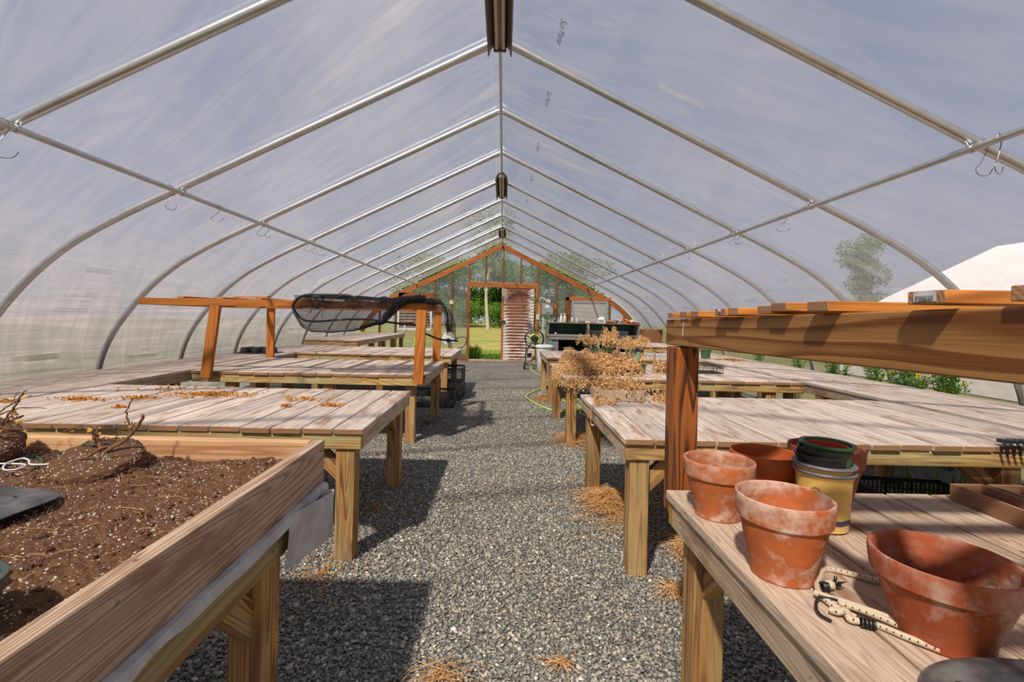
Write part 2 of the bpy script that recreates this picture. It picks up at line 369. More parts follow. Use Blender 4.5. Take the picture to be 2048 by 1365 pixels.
def film_mat(name, transp=.64, tcol=(.86, .91, .98), dcol=(.24, .245, .28), gloss=.10, streak=True):
    t = NT(name); tc = t.n('TexCoord'); o = tc.outputs['Object']; uv = t.n('UVMap').outputs[0]
    sp = t.n('SeparateXYZ'); t.l(uv, sp.inputs[0])          # u: along the house (m), v: around the profile (m)
    u, v = sp.outputs[0], sp.outputs[1]
    w1 = t.noise(t.comb(t.math('MULTIPLY', u, 1.5), t.math('MULTIPLY', v, .55), 0), 1.1, 3, .5, .4)
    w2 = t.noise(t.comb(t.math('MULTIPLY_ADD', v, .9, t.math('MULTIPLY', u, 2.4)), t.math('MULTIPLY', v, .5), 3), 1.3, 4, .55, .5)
    low = t.ramp(t.math('DIVIDE', t.math('ABSOLUTE', v), 6.0), [(.52, 0), (.70, 1)])   # 1 on the vertical side walls
    fold = t.noise(t.comb(t.math('MULTIPLY', u, .8), t.math('MULTIPLY', v, 13), 5), 1, 3, .5, .8)
    fold2 = t.noise(t.comb(t.math('MULTIPLY', u, 9), t.math('MULTIPLY', v, 1.0), 5), 1, 3, .5, .8)
    h = t.math('ADD', t.math('MULTIPLY', w1, 1.6), t.math('ADD', t.math('MULTIPLY', fold, t.math('MULTIPLY', low, .9)), t.math('MULTIPLY', fold2, .12)))
    bp = t.n('Bump'); bp.inputs['Strength'].default_value = .55; bp.inputs['Distance'].default_value = .03; t.l(h, bp.inputs['Height'])
    dirt_sheen = t.math('ADD', t.ramp(w2, [(.40, 0), (.52, .35), (.57, .10), (.70, .75)]), t.math('MULTIPLY', t.ramp(fold, [(.45, 0), (.68, .4)]), low))  # dirt streaks, with the film's reflections and wrinkle arcs painted in as paler tone
    tr = t.n('BsdfTransparent'); tr.inputs[0].default_value = tcol + (1,)
    tl = t.n('BsdfTranslucent'); df = t.n('BsdfDiffuse'); gl = t.n('BsdfGlossy'); gl.inputs['Roughness'].default_value = .12
    dc = t.mix(t.math('MULTIPLY', dirt_sheen, .7), dcol, tuple(min(1, q * k) for q, k in zip(dcol, (2.0, 1.8, 1.6))))
    t.l(dc, tl.inputs[0]); t.l(dc, df.inputs[0]); t.l(bp.outputs[0], gl.inputs['Normal']); t.l(bp.outputs[0], df.inputs['Normal']); t.l(bp.outputs[0], tl.inputs['Normal'])
    a = t.n('MixShader'); a.inputs[0].default_value = .22; t.l(tl.outputs[0], a.inputs[1]); t.l(df.outputs[0], a.inputs[2])
    b = t.n('MixShader'); t.inp(b.inputs[0], t.math('ADD', t.math('MULTIPLY', low, t.math('MULTIPLY_ADD', t.math('GREATER_THAN', v, 0.0), .32 if gloss < .2 else 0., -.42 if gloss < .2 else 0.0)), t.math('MULTIPLY_ADD', dirt_sheen, -.22, transp))); t.l(a.outputs[0], b.inputs[1]); t.l(tr.outputs[0], b.inputs[2])
    fr = t.n('LayerWeight'); fr.inputs[0].default_value = .35; t.l(bp.outputs[0], fr.inputs['Normal'])
    c = t.n('MixShader'); t.inp(c.inputs[0], t.math('MULTIPLY_ADD', fr.outputs['Fresnel'], .55, gloss * .3, clamp=True)); t.l(b.outputs[0], c.inputs[1]); t.l(gl.outputs[0], c.inputs[2])
    gl.inputs[0].default_value = (.85, .85, .88, 1)
    t.l(c.outputs[0], t.out.inputs[0]); return t.m
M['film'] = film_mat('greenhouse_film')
M['filmend'] = film_mat('clear_end_film', transp=.74, dcol=(.50, .54, .56), gloss=.25)

def terracotta(name, base=(.50, .145, .045), salt=.5, seed=0.0):
    t = NT(name); o = t.n('TexCoord').outputs['Object']
    mp = t.n('Mapping'); mp.inputs['Location'].default_value = (seed, seed * 2, 0); t.l(o, mp.inputs[0]); o = mp.outputs[0]
    a = t.noise(o, 9, 5, .62, .6); b = t.noise(o, 34, 4, .6); d = t.noise(o, 110, 2, .6)
    c = t.mix(t.ramp(a, [(.3, 0), (.7, 1)]), base, (base[0] * .55, base[1] * .5, base[2] * .6))
    at = t.n('Attribute'); at.attribute_name = 'bd'; sa = t.n('SeparateColor'); t.l(at.outputs['Color'], sa.inputs[0])
    sm = t.math('MULTIPLY', t.ramp(t.math('ADD', a, t.math('MULTIPLY', b, .45)), [(.71, 0), (.88, 1)]), salt)
    rimf = t.math('MULTIPLY', t.ramp(t.math('ADD', t.math('MULTIPLY', b, .6), t.math('MULTIPLY', a, .4)), [(.41, 0), (.57, 1)]), t.math('MULTIPLY', sa.outputs[0], salt * salt))
    c = t.mix(t.math('MAXIMUM', sm, rimf), c, (.66, .46, .36))
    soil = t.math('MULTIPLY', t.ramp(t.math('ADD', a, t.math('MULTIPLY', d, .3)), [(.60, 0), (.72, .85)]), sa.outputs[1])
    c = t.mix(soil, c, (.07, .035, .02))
    t.pbr(c, .72, bump=b, bstr=.15, bdist=.002, spec=.3)
    return t.m

def net_mat():
    t = NT('black_shade_net'); uv = t.n('UVMap').outputs[0]; sp = t.n('SeparateXYZ'); t.l(uv, sp.inputs[0])
    a = t.math('GREATER_THAN', t.math('FRACT', t.math('MULTIPLY', sp.outputs[0], 220)), .62)
    b = t.math('GREATER_THAN', t.math('FRACT', t.math('MULTIPLY', sp.outputs[1], 220)), .62)
    f = t.math('MAXIMUM', a, b)
    d = t.n('BsdfDiffuse'); d.inputs[0].default_value = (.022, .022, .024, 1); tr = t.n('BsdfTransparent')
    m = t.n('MixShader'); t.l(f, m.inputs[0]); t.l(tr.outputs[0], m.inputs[1]); t.l(d.outputs[0], m.inputs[2]); t.l(m.outputs[0], t.out.inputs[0])
    return t.m
M['net'] = net_mat()

def gravel_mat():
    t = NT('grey_gravel_ground'); o = t.n('TexCoord').outputs['Object']
    def vor(sc):
        v = t.n('TexVoronoi'); v.inputs['Scale'].default_value = sc; t.l(o, v.inputs['Vector']); return v
    v = vor(75); v2 = vor(140)
    sc = t.n('SeparateColor'); t.l(v.outputs['Color'], sc.inputs[0])
    c = t.ramp(sc.outputs[0], [(0, (.17, .17, .155)), (.5, (.31, .30, .26)), (.85, (.45, .41, .34)), (1, (.66, .59, .49))])
    c = t.mix(t.ramp(v.outputs['Distance'], [(.35, 0), (.62, 1)]), c, (.08, .078, .074))
    big = t.noise(o, .9, 4, .6)
    c = t.mix(t.ramp(big, [(.35, 0), (.75, .5)]), c, (.36, .33, .29))
    h = t.math('MULTIPLY', v.outputs['Distance'], -1.0)
    t.pbr(c, .9, bump=h, bstr=.9, bdist=.012, spec=.2); return t.m
M['gravel'] = gravel_mat()
def chip_mat():
    t = NT('gravel_chips'); at = t.n('Attribute'); at.attribute_name = 'bd'; sa = t.n('SeparateColor'); t.l(at.outputs['Color'], sa.inputs[0])
    c = t.ramp(sa.outputs[0], [(0, (.15, .155, .15)), (.45, (.29, .285, .25)), (.8, (.42, .385, .31)), (.95, (.60, .53, .42)), (1, (.82, .76, .66))])
    t.pbr(c, .85, spec=.25); return t.m
M['chip'] = chip_mat()
def lawn_mat():
    t = NT('lawn'); o = t.n('TexCoord').outputs['Object']
    a = t.noise(o, .35, 4, .6); b = t.noise(o, 9, 5, .7); d = t.noise(o, 2.0, 3, .6)
    c = t.mix(b, (.10, .13, .025), (.25, .26, .07)); c = t.mix(t.ramp(a, [(.38, 0), (.66, .85)]), c, (.34, .25, .10)); c = t.mix(t.ramp(d, [(.4, 0), (.8, .35)]), c, (.14, .24, .04))
    t.pbr(c, .9, bump=b, bstr=.6, bdist=.03, spec=.1); return t.m
M['lawn'] = lawn_mat()
def soil_mat(perl=.5):
    t = NT('potting_soil'); o = t.n('TexCoord').outputs['Object']
    a = t.noise(o, 18, 5, .7); v = t.n('TexVoronoi'); v.inputs['Scale'].default_value = 150; t.l(o, v.inputs['Vector']); sc = t.n('SeparateColor'); t.l(v.outputs['Color'], sc.inputs[0])
    f = t.noise(o, 160, 4, .7)
    c = t.mix(a, (.20, .10, .055), (.075, .035, .02)); c = t.mix(t.ramp(f, [(.45, 0), (.75, .6)]), c, (.34, .20, .12))
    pf = t.noise(o, 5, 3, .6)
    thr = t.math('GREATER_THAN', sc.outputs[0], t.math('MULTIPLY_ADD', pf, -.25, .99))
    sm = t.math('LESS_THAN', v.outputs['Distance'], .38)
    c = t.mix(t.math('MULTIPLY', thr, sm), c, (.72, .66, .60))
    t.pbr(c, .95, bump=t.math('ADD', a, f), bstr=.9, bdist=.006, spec=.1); return t.m
M['soil'] = soil_mat()
def bungee_mat():
    t = NT('bungee_cord'); uv = t.n('UVMap').outputs[0]; sp = t.n('SeparateXYZ'); t.l(uv, sp.inputs[0])
    a = t.math('GREATER_THAN', t.math('FRACT', t.math('MULTIPLY', sp.outputs[0], 95)), .80)
    b = t.math('GREATER_THAN', t.math('FRACT', t.math('MULTIPLY', sp.outputs[1], 3)), .72)
    w = t.math('SINE', t.math('MULTIPLY', sp.outputs[0], 2600))
    c = t.mix(t.math('MULTIPLY', a, b), (.62, .50, .36), (.02, .02, .02)); t.pbr(c, .7, bump=w, bstr=.3, bdist=.001); return t.m
M['bungee'] = bungee_mat()
def peel_mat():
    t = NT('peeling_white_paint_boards'); o = t.n('TexCoord').outputs['Object']; sp = t.n('SeparateXYZ'); t.l(o, sp.inputs[0])
    z = t.math('MULTIPLY', sp.outputs[2], 12.0); fz = t.math('FRACT', z)
    n1 = t.noise(t.comb(t.math('MULTIPLY', sp.outputs[0], 4.5), 0, t.math('MULTIPLY', sp.outputs[2], 22)), 1, 4, .6, .4)
    band = t.ramp(fz, [(0, .0), (.2, .45), (.55, .8), (.9, .4), (.97, 0)])
    fx = t.ramp(t.math('ABSOLUTE', t.math('MULTIPLY', sp.outputs[0], 2.6)), [(.35, 1), (1, .25)])
    wear = t.math('ADD', t.math('MULTIPLY', band, fx), t.math('MULTIPLY', n1, .9))
    zz = t.math('MULTIPLY_ADD', sp.outputs[2], .16, 0)
    c = t.mix(t.ramp(t.math('ADD', wear, zz), [(.92, 0), (1.03, 1)]), (.62, .54, .49), t.mix(n1, (.30, .09, .03), (.10, .035, .018)))
    c = t.mix(t.ramp(fz, [(.95, 0), (.99, .8)]), c, (.07, .04, .03))
    t.pbr(c, .8, bump=fz, bstr=.4, bdist=.01); return t.m
M['peel'] = peel_mat()

# ================================================================== THE SETTING
CX = -0.065
YW = 13.12                                   # end wall
PROF = [(0, 3.23), (0.8, 2.838), (1.6, 2.447), (2.33, 2.09), (2.72, 1.90), (3.12, 1.67), (3.42, 1.42), (3.69, 1.10), (3.86, .80), (3.95, .45), (4.0, 0.0)]
half = [V3((p[0], 0, p[1])) for p in PROF]
arc = [half[0]] + catmull(half[1:], 8)       # straight first span keeps the ridge sharp
cum = [0.0]
for i in range(1, len(arc)): cum.append(cum[-1] + (arc[i] - arc[i - 1]).length)
def prof(s, off=0.0):
    """signed arc length from the ridge -> (x, z), pushed outwards by off"""
    a = abs(s); sg = 1 if s >= 0 else -1; i = 1
    while i < len(cum) - 1 and cum[i] < a: i += 1
    t = min(1, max(0, (a - cum[i - 1]) / (cum[i] - cum[i - 1]))); p = arc[i - 1].lerp(arc[i], t); d = (arc[i] - arc[i - 1]).normalized()
    nx, nz = -d.z, d.x
    if abs(s) < 1e-6: return CX, p.z + off * 1.1
    return CX + sg * (p.x + nx * off), p.z + nz * off
ARC = cum[-1]
def rake_z(x): 
    a = abs(x - CX)
    for i in range(1, len(arc)):
        if arc[i].x >= a: 
            t = (a - arc[i - 1].x) / (arc[i].x - arc[i - 1].x); return arc[i - 1].z * (1 - t) + arc[i].z * t
    return 0
HOOPS = [2.34 + 1.2 * k for k in range(-4, 9)]
from mathutils import noise as mn

def fnoise(x, y, z): return mn.noise(V3((x, y, z)))
Y0, Y1 = -2.5, YW + .02
NU, NV = 270, 240
mb = MB(); Vv = []
for j in range(NV + 1):
    s = -ARC + 2 * ARC * j / NV
    lowm = max(0, min(1, (abs(s) - 2.9) / .8)); roofm = 1 - lowm
    for i in range(NU + 1):
        y = Y0 + (Y1 - Y0) * i / NU
        ph = ((y - 2.34) / 1.2) % 1.0; bay = math.sin(math.pi * ph)
        sg = 1 if s > 0 else -1
        d = .030 + .012 * bay
        # horizontal drapes of the loose side walls
        d += lowm * bay * .016 * fnoise(y * .7 + sg * 9, s * 9 + .5 * bay, 3) + lowm * .006 * math.sin(s * 62 + 2.2 * bay + 3 * fnoise(y * .5, s * 2, 1)) * (.35 + bay)
        # gathers that fan out where the purlin meets each hoop
        dy = min(ph, 1 - ph) * 1.2; ds = abs(s) - 2.6
        g = math.exp(-(dy * dy + ds * ds) / .22)
        d += g * .004 * math.sin(math.atan2(ds, dy + .02) * 22 + y) + roofm * .005 * fnoise(y * 1.5, s * .8, 7)
        px, pz = prof(s, max(d, .029))
        Vv.append((px, y, pz))
mb.v = Vv
for j in range(NV):
    s0 = -ARC + 2 * ARC * j / NV; s1 = -ARC + 2 * ARC * (j + 1) / NV
    for i in range(NU):
        a = j * (NU + 1) + i; y0 = Y0 + (Y1 - Y0) * i / NU; y1 = Y0 + (Y1 - Y0) * (i + 1) / NU
        mb.f.append([a, a + 1, a + NU + 2, a + NU + 1]); mb.uv.append([(y0, s0), (y1, s0), (y1, s1), (y0, s1)]); mb.at.append((0, 0)); mb.mi.append(0)
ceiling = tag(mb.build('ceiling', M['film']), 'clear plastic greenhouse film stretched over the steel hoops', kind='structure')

# printed words on the film
def text_mesh(name, body, size, mat, mw, parent=None, extrude=.0, shear=.0):
    cu = bpy.data.curves.new(name, 'FONT'); cu.body = body; cu.size = size; cu.extrude = extrude; cu.align_x = 'CENTER'; cu.align_y = 'CENTER'; cu.shear = shear
    ob = bpy.data.objects.new(name, cu); COL.objects.link(ob)
    dg = bpy.context.evaluated_depsgraph_get(); me = bpy.data.meshes.new_from_object(ob.evaluated_get(dg))
    bpy.data.objects.remove(ob); me.name = name; me.transform(mw); me.materials.clear(); me.materials.append(mat)
    o = bpy.data.objects.new(name, me); COL.objects.link(o)
    if parent: o.parent = parent
    return o
M['print'] = plain('faded_blue_print', (.26, .31, .38), .6)
slope = math.atan2(3.23 - 2.09, 2.33)
for yy in (3.15, 4.1, 5.25, 6.45, 7.7):
    px, pz = prof(.44, .022)
    cs, sn = math.cos(slope), math.sin(slope); m = Matrix(((0, cs, -sn, px), (1, 0, 0, yy), (0, -sn, -cs, pz), (0, 0, 0, 1)))
    text_mesh('film_lettering', 'Sun Master', .062, M['print'], m, ceiling, 0, .25)['label'] = 'faded blue lettering printed on the film'
# repair tape on the film, right slope
mb = MB()
for (s0, y0, ln, w) in ((1.16, 3.12, .34, .06), (1.15, 2.36, .19, .055), (1.9, 4.6, .2, .03)):
    P = []
    for k in range(7):
        for q in (0, 1):
            x_, z_ = prof(s0 + ln * k / 6, .018); P.append((x_, y0 + w * q + .01 * math.sin(k), z_))
    mb.poly(P, [[2 * k, 2 * k + 1, 2 * k + 3, 2 * k + 2] for k in range(6)])
M['tape'] = film_mat('milky_tape', transp=.5, dcol=(.55, .55, .58), gloss=.25)
mb.build('repair_tape', M['tape'], ceiling)

# floor, lawn
mb = MB(); mb.grid(lambda a, b: (-4.15 + 8.2 * a, -2.6 + (YW + 2.62) * b, 0), 8, 16)
floor = tag(mb.build('floor', M['gravel']), 'grey gravel floor of the greenhouse', kind='structure')
mb = MB()
for (x0, x1, y0, y1) in ((-90, -4.15, -40, 110), (4.05, 90, -40, 110), (-4.15, 4.05, YW + .02, 110), (-4.15, 4.05, -40, -2.6)):
    mb.poly([(x0, y0, -.02), (x1, y0, -.02), (x1, y1, -.02), (x0, y1, -.02)], [[0, 1, 2, 3]])
lawn = tag(mb.build('ground', M['lawn']), 'mown lawn outside the greenhouse', kind='structure')

# loose chips near the camera
def chips():
    rs = np.random.RandomState(3)
    pts = []
    for (x0, x1, y0, y1, dens, sz) in ((-1.1, 1.3, 1.25, 2.6, 8000, .0100), (-1.5, 1.5, 2.6, 4.4, 6000, .0100), (-1.2, 1.2, 4.4, 8.0, 2200, .0105), (-2.4, -1.1, 1.5, 2.3, 2500, .008), (1.3, 3.2, 1.5, 2.4, 2500, .009)):
        n = int((x1 - x0) * (y1 - y0) * dens)
        p = np.zeros((n, 5)); p[:, 0] = rs.uniform(x0, x1, n); p[:, 1] = rs.uniform(y0, y1, n); p[:, 2] = rs.uniform(.0, .006, n); p[:, 3] = rs.uniform(.6, 1.35, n) * sz; p[:, 4] = rs.uniform(0, 1, n)
        pts.append(p)
    p = np.concatenate(pts); n = len(p)
    base = np.array([(1, 0, 0), (-1, 0, 0), (0, 1, 0), (0, -1, 0), (0, 0, 1), (0, 0, -1)], float)
    v = base[None] * (1 + rs.uniform(-.35, .35, (n, 6, 1))); v[:, :, 1] *= rs.uniform(.45, .95, (n, 1)); v[:, :, 2] *= rs.uniform(.25, .6, (n, 1))
    v += rs.uniform(-.22, .22, v.shape)
    a, b, c = rs.uniform(0, 6.28, n), rs.uniform(-.6, .6, n), rs.uniform(-.6, .6, n)
    def rot(v, an, i, j):
        ca, sa = np.cos(an)[:, None], np.sin(an)[:, None]; q = v.copy(); q[:, :, i] = v[:, :, i] * ca - v[:, :, j] * sa; q[:, :, j] = v[:, :, i] * sa + v[:, :, j] * ca; return q
    v = rot(rot(rot(v, c, 1, 2), b, 0, 2), a, 0, 1) * p[:, 3][:, None, None] + p[:, None, :3]
    f0 = np.array([(0, 2, 4), (2, 1, 4), (1, 3, 4), (3, 0, 4), (2, 0, 5), (1, 2, 5), (3, 1, 5), (0, 3, 5)])
    f = (f0[None] + (np.arange(n) * 6)[:, None, None]).reshape(-1, 3)
    me = bpy.data.meshes.new('gravel'); me.vertices.add(n * 6); me.vertices.foreach_set('co', v.reshape(-1))
    me.loops.add(len(f) * 3); me.loops.foreach_set('vertex_index', f.reshape(-1).astype(np.int32))
    me.polygons.add(len(f)); me.polygons.foreach_set('loop_start', np.arange(0, len(f) * 3, 3, dtype=np.int32)); me.polygons.foreach_set('loop_total', np.full(len(f), 3, dtype=np.int32))
    me.update(calc_edges=True)
    ca = me.color_attributes.new(name='bd', type='FLOAT_COLOR', domain='POINT')
    cc = np.ones((n * 6, 4), np.float32); cc[:, 0] = np.repeat(p[:, 4], 6); ca.data.foreach_set('color', cc.reshape(-1))
    me.materials.append(M['chip'])
    o = bpy.data.objects.new('gravel', me); COL.objects.link(o); return o
tag(chips(), 'loose grey stone chips covering the aisle floor', 'gravel', kind='stuff')

# ---- steel hoops, purlins, ridge
def hoop_pts(y):
    L = []
    for k in range(-56, 57):
        s = ARC * k / 56; x_, z_ = prof(s, 0); L.append((x_, y, z_))
    return L
ordn = ['nearest', 'second', 'third', 'fourth', 'fifth', 'sixth', 'seventh', 'eighth', 'ninth']
for k, y in enumerate(HOOPS):
    if y < 0: continue
    i = k - 4
    mb = MB(); mb.tube(hoop_pts(y), .0265, 12)
    if i < 0: lab = 'galvanised steel roof hoop standing right over the camera'
    else: lab = 'galvanised steel roof hoop, %s of the nine counted from the camera' % ordn[i]
    h = thing('roof_hoop', (CX, y, 0), lab, 'roof hoop', 'steel hoops carrying the plastic roof')
    mb.build('hoop_tube', M['galv'], h)
    for sg in (-1, 1):                       # peak sleeve over the joint
        m2 = MB(); a = prof(sg * .03); b = prof(sg * .34); m2.tube([(a[0], y, a[1] + .0), (b[0], y, b[1])], .0295, 12); m2.build('joint_sleeve', M['galv'], h)
        m3 = MB(); c = prof(sg * .30, -.031); m3.blob((c[0], y, c[1]), .006, .006, .004, 8); m3.build('bolt', M['galv'], h)
PX = 2.33
for sg, nm in ((-1, 'left'), (1, 'right')):
    x_, z_ = CX + sg * (PX - .02), 2.09 - .045
    t = thing('purlin_pipe', (x_, -2.4, z_), 'straight steel purlin pipe running the length of the %s roof slope' % nm, 'purlin pipe')
    mb = MB(); mb.tube([(x_, -2.4, z_), (x_, YW - .1, z_)], .0175, 12); mb.build('pipe', M['galv'], t)
    for y in HOOPS:
        if y < 1: continue
        mb = MB(); mb.tube([(x_, y - .03, z_), (x_, y - .01, z_)], .022, 12)
        mb.tube([(x_ - sg * .04, y - .03, z_ + .030), (x_ - sg * .02, y - .02, z_ + .012), (x_, y - .02, z_ - .021), (x_ + sg * .02, y - .02, z_ + .004), (x_ + sg * .05, y - .03, z_ + .0)], .006, 6)
        mb.build('clamp', M['galv'], t)
t = thing('ridge_pipe', (CX, 3.45, 3.17), 'thin steel pipe running along the ridge under the hoops', 'ridge pipe')
mb = MB(); mb.tube([(CX, 3.45, 3.165), (CX, YW - .1, 3.165)], .014, 10); mb.build('pipe', M['galv'], t)

# ---- light fixtures at the ridge
def fixture(y0, y1, lab):
    t = thing('ceiling_light', (CX, y0, 3.05), lab, 'light fixture', 'twin tube lights along the ridge')
    mb = MB(); z = 3.09
    prof_ = [(-.085, -.05), (-.078, -.053), (-.062, .0), (-.03, .035), (.03, .035), (.062, .0), (.078, -.053), (.085, -.05), (.066, .012), (.032, .045), (-.032, .045), (-.066, .012)]
    P = [(CX + a, y, z + b) for y in (y0, y1) for a, b in prof_]; n = len(prof_)
    F = [[k, (k + 1) % n, n + (k + 1) % n, n + k] for k in range(n)] + [list(range(n))[::-1], [n + k for k in range(n)]]
    mb.poly(P, F); mb.build('reflector', M['fixture'], t, smooth=False)
    for sg in (-1, 1):
        m = MB(); m.tube([(CX + sg * .024, y0 + .03, z - .006), (CX + sg * .024, y1 - .03, z - .006)], .013, 12); m.build('tube', M['tubew'], t)
    m = MB(); m.box(CX - .011, CX + .011, y0 + .01, y1 - .01, z - .004, z + .034); m.build('ballast_cover', M['fixture'], t)
    for yy in (y0 + .012, y1 - .018):
        m = MB(); m.box(CX - .045, CX + .045, yy, yy + .012, z - .022, z + .036); m.build('socket', M['wire'], t)
    for yy in (y0 + .2, y1 - .2):
        m = MB(); m.tube([(CX, yy, z + .04), (CX, yy, 3.19)], .003, 6); m.build('hanger', M['wire'], t)
fixture(2.16, 3.42, 'twin tube light with brown reflector at top centre of the picture, nearest the camera')
fixture(6.45, 7.62, 'twin tube light fixture halfway along the ridge')
fixture(10.36, 11.45, 'smallest looking twin tube light, just before the end wall peak')

# ---- end wall
WY = YW - .01
wall = thing('wall_back', (CX, WY, 0), 'timber framed end wall covered in clear plastic', None); wall['kind'] = 'structure'
mb = MB()
def wallgrid(x0, x1, z0, z1f, nx, nz):
    mb.grid(lambda a, b: (x0 + (x1 - x0) * a, WY + .012 * fnoise((x0 + (x1 - x0) * a) * 5, b * 3, 0) + .01 * math.sin(9 * a * (x1 - x0) + 7 * b), z0 + (z1f(x0 + (x1 - x0) * a) - z0) * b), nx, nz)
wallgrid(CX - 3.98, -.96, 0, lambda x: rake_z(x) - .01, 40, 24)
wallgrid(.90, CX + 3.98, 0, lambda x: rake_z(x) - .01, 40, 24)
wallgrid(-.96, .90, 2.10, lambda x: rake_z(x) - .01, 24, 12)
# uv in metres for the film material
mb.uv = [[(mb.v[k][0] * 1.0, mb.v[k][2] * .8) for k in f] for f in mb.f]
mb.build('plastic_sheet', M['filmend'], wall)
SY = WY - .075
for x in (-3.36, -2.93, -1.875, -1.415, -.955, .93, 1.43, 1.815, 2.88, 3.28):
    mb = MB(); mb.beam((x, SY, 0), (x, SY, rake_z(x) - .14), .042, .09, up=(0, 1, 0)); mb.build('stud', M['stud'], wall, bevel=.003)
for x in (-.50, -.025, .455):
    mb = MB(); mb.beam((x, SY, 2.12), (x, SY, rake_z(x) - .13), .042, .09, up=(0, 1, 0)); mb.build('stud', M['stud'], wall, bevel=.003)
mb = MB(); mb.beam((-3.9, SY, .045), (-.98, SY, .045), .09, .09); mb.build('sill_plate', M['stud'], wall)
mb = MB(); mb.beam((.93, SY, .045), (3.85, SY, .045), .09, .09); mb.build('sill_plate', M['stud'], wall)
for sg in (-1, 1):
    mb = MB(); pts = [prof(sg * s, -.10) for s in [k * .12 for k in range(0, 40)] if s < ARC - .5]
    n = len(pts); P = []; o = R_(0, 9); U = []
    for i, (x_, z_) in enumerate(pts):
        a = pts[max(i - 1, 0)]; b = pts[min(i + 1, n - 1)]; d = V3((b[0] - a[0], 0, b[1] - a[1])).normalized(); nr = V3((-d.z, 0, d.x)) * .065
        for yy in (SY - .06, SY - .02):
            P.append((x_ - nr.x, yy, z_ - nr.z)); P.append((x_ + nr.x, yy, z_ + nr.z))
    F = []
    for i in range(n - 1):
        q = 4 * i
        for a, b in ((0, 1), (1, 3), (3, 2), (2, 0)):
            F.append([q + a, q + b, q + 4 + b, q + 4 + a]); U.append([(i * .12, a * .06), (i * .12, b * .06 + .1), (i * .12 + .12, b * .06 + .1), (i * .12 + .12, a * .06)])
    F.append([0, 1, 3, 2]); U.append([(0, 0)] * 4); F.append([4 * n - 4, 4 * n - 3, 4 * n - 1, 4 * n - 2]); U.append([(0, 0)] * 4)
    mb.poly(P, F, U, at=(R_(0, 1), 0)); mb.build('rake_board', M['rake'], wall, smooth=False)
mb = MB(); mb.beam((-.98, SY - .03, 2.06), (.95, SY - .03, 2.035), .10, .11); mb.build('door_header', M['rake'], wall, bevel=.003)
mb = MB(); mb.beam((-.98, SY - .0, 2.135), (.95, SY - .0, 2.115), .05, .05); mb.build('header_trim', M['old'], wall, bevel=.003)
mb = MB(); mb.beam((-2.85, SY - .03, 1.74), (-1.9, SY - .03, 1.74), .06, .13); mb.build('cross_board', M['stud'], wall, bevel=.003)
mb = MB(); mb.beam((1.72, SY - .05, .9), (1.72, SY - .05, 1.78), .10, .05, up=(0, 1, 0)); mb.build('window_stud', M['stud'], wall, bevel=.003)
mb = MB(); mb.beam((1.67, SY - .05, 1.735), (2.9, SY - .05, 1.735), .05, .10); mb.build('window_header', M['rake'], wall, bevel=.003)
for x in (-.955, .90):
    mb = MB(); mb.beam((x, SY - .04, 0), (x, SY - .04, 2.0), .075, .10, up=(0, 1, 0)); mb.build('door_jamb', M['rake'], wall, bevel=.003)
mb = MB(); mb.beam((-.98, SY - .02, .02), (.95, SY - .02, .02), .14, .04); mb.build('door_sill', M['planter'], wall, bevel=.003)

# door leaf with lapped boards (closed half), left half stands open
d1 = thing('door_1', (.37, SY - .06, 0), 'white plank door leaf with brown peeling paint', None); d1['kind'] = 'structure'
mb = MB()
for k in range(24):
    z = .05 + k * .0815; mb.poly([(-.01, SY - .075, z), (.82, SY - .075, z), (.82, SY - .060, z + .081), (-.01, SY - .060, z + .081), (-.01, SY - .04, z), (.82, SY - .04, z), (.82, SY - .04, z + .081), (-.01, SY - .04, z + .081)],
        [[0, 1, 2, 3], [4, 7, 6, 5], [0, 4, 5, 1], [2, 6, 7, 3], [0, 3, 7, 4], [1, 5, 6, 2]])
mb.build('door_panel', M['peel'], d1, smooth=False)
mb = MB(); mb.beam((-.035, SY - .06, .04), (-.035, SY - .06, 2.0), .05, .06, up=(0, 1, 0)); mb.build('door_edge', M['cedar'], d1, bevel=.003)
mb = MB(); mb.box(-.05, .0, SY - .095, SY - .088, 1.75, 1.98); mb.build('bracket', M['galv'], d1)
mb = MB(); mb.box(-.05, .05, SY - .115, SY - .09, 1.06, 1.10); mb.tube([(-.03, SY - .115, 1.08), (-.03, SY - .15, 1.08), (-.14, SY - .15, 1.08)], .010, 8); mb.build('latch', M['black'], d1)

# louvred shutters
def shutter(nm, x0, x1, z0, z1, frame, lou, nl, lab):
    w = thing(nm, ((x0 + x1) / 2, SY - .07, z0), lab, None); w['kind'] = 'structure'
    mb = MB(); y = SY - .075
    for a in ((x0, x1, z0, z0 + .05), (x0, x1, z1 - .05, z1)): mb.box(a[0], a[1], y - .03, y + .03, a[2], a[3])
    for a in ((x0, x0 + .05), (x1 - .05, x1)): mb.box(a[0], a[1], y - .03, y + .03, z0 + .05, z1 - .05)
    mb.build('window_frame', frame, w)
    hh = (z1 - z0 - .1) / nl
    for k in range(nl):
        m = MB(); z = z0 + .05 + k * hh
        m.poly([(x0 + .05, y - .02, z + .004), (x1 - .05, y - .02, z + .004), (x1 - .05, y + .005, z + hh - .002), (x0 + .05, y + .005, z + hh - .002), (x0 + .05, y - .012, z + .002), (x1 - .05, y - .012, z + .002), (x1 - .05, y + .013, z + hh - .004), (x0 + .05, y + .013, z + hh - .004)],
               [[0, 1, 2, 3], [7, 6, 5, 4], [0, 4, 5, 1], [3, 2, 6, 7]]); m.build('louvre_slat', lou, w, smooth=False)
M['brownl'] = plain('brown_louvre', (.12, .07, .05), .6, dirt=(.3, .25, .2), dirt_amt=.4)
M['greyl'] = plain('pale_grey_louvre', (.52, .50, .47), .5, dirt=(.4, .38, .35), dirt_amt=.3)
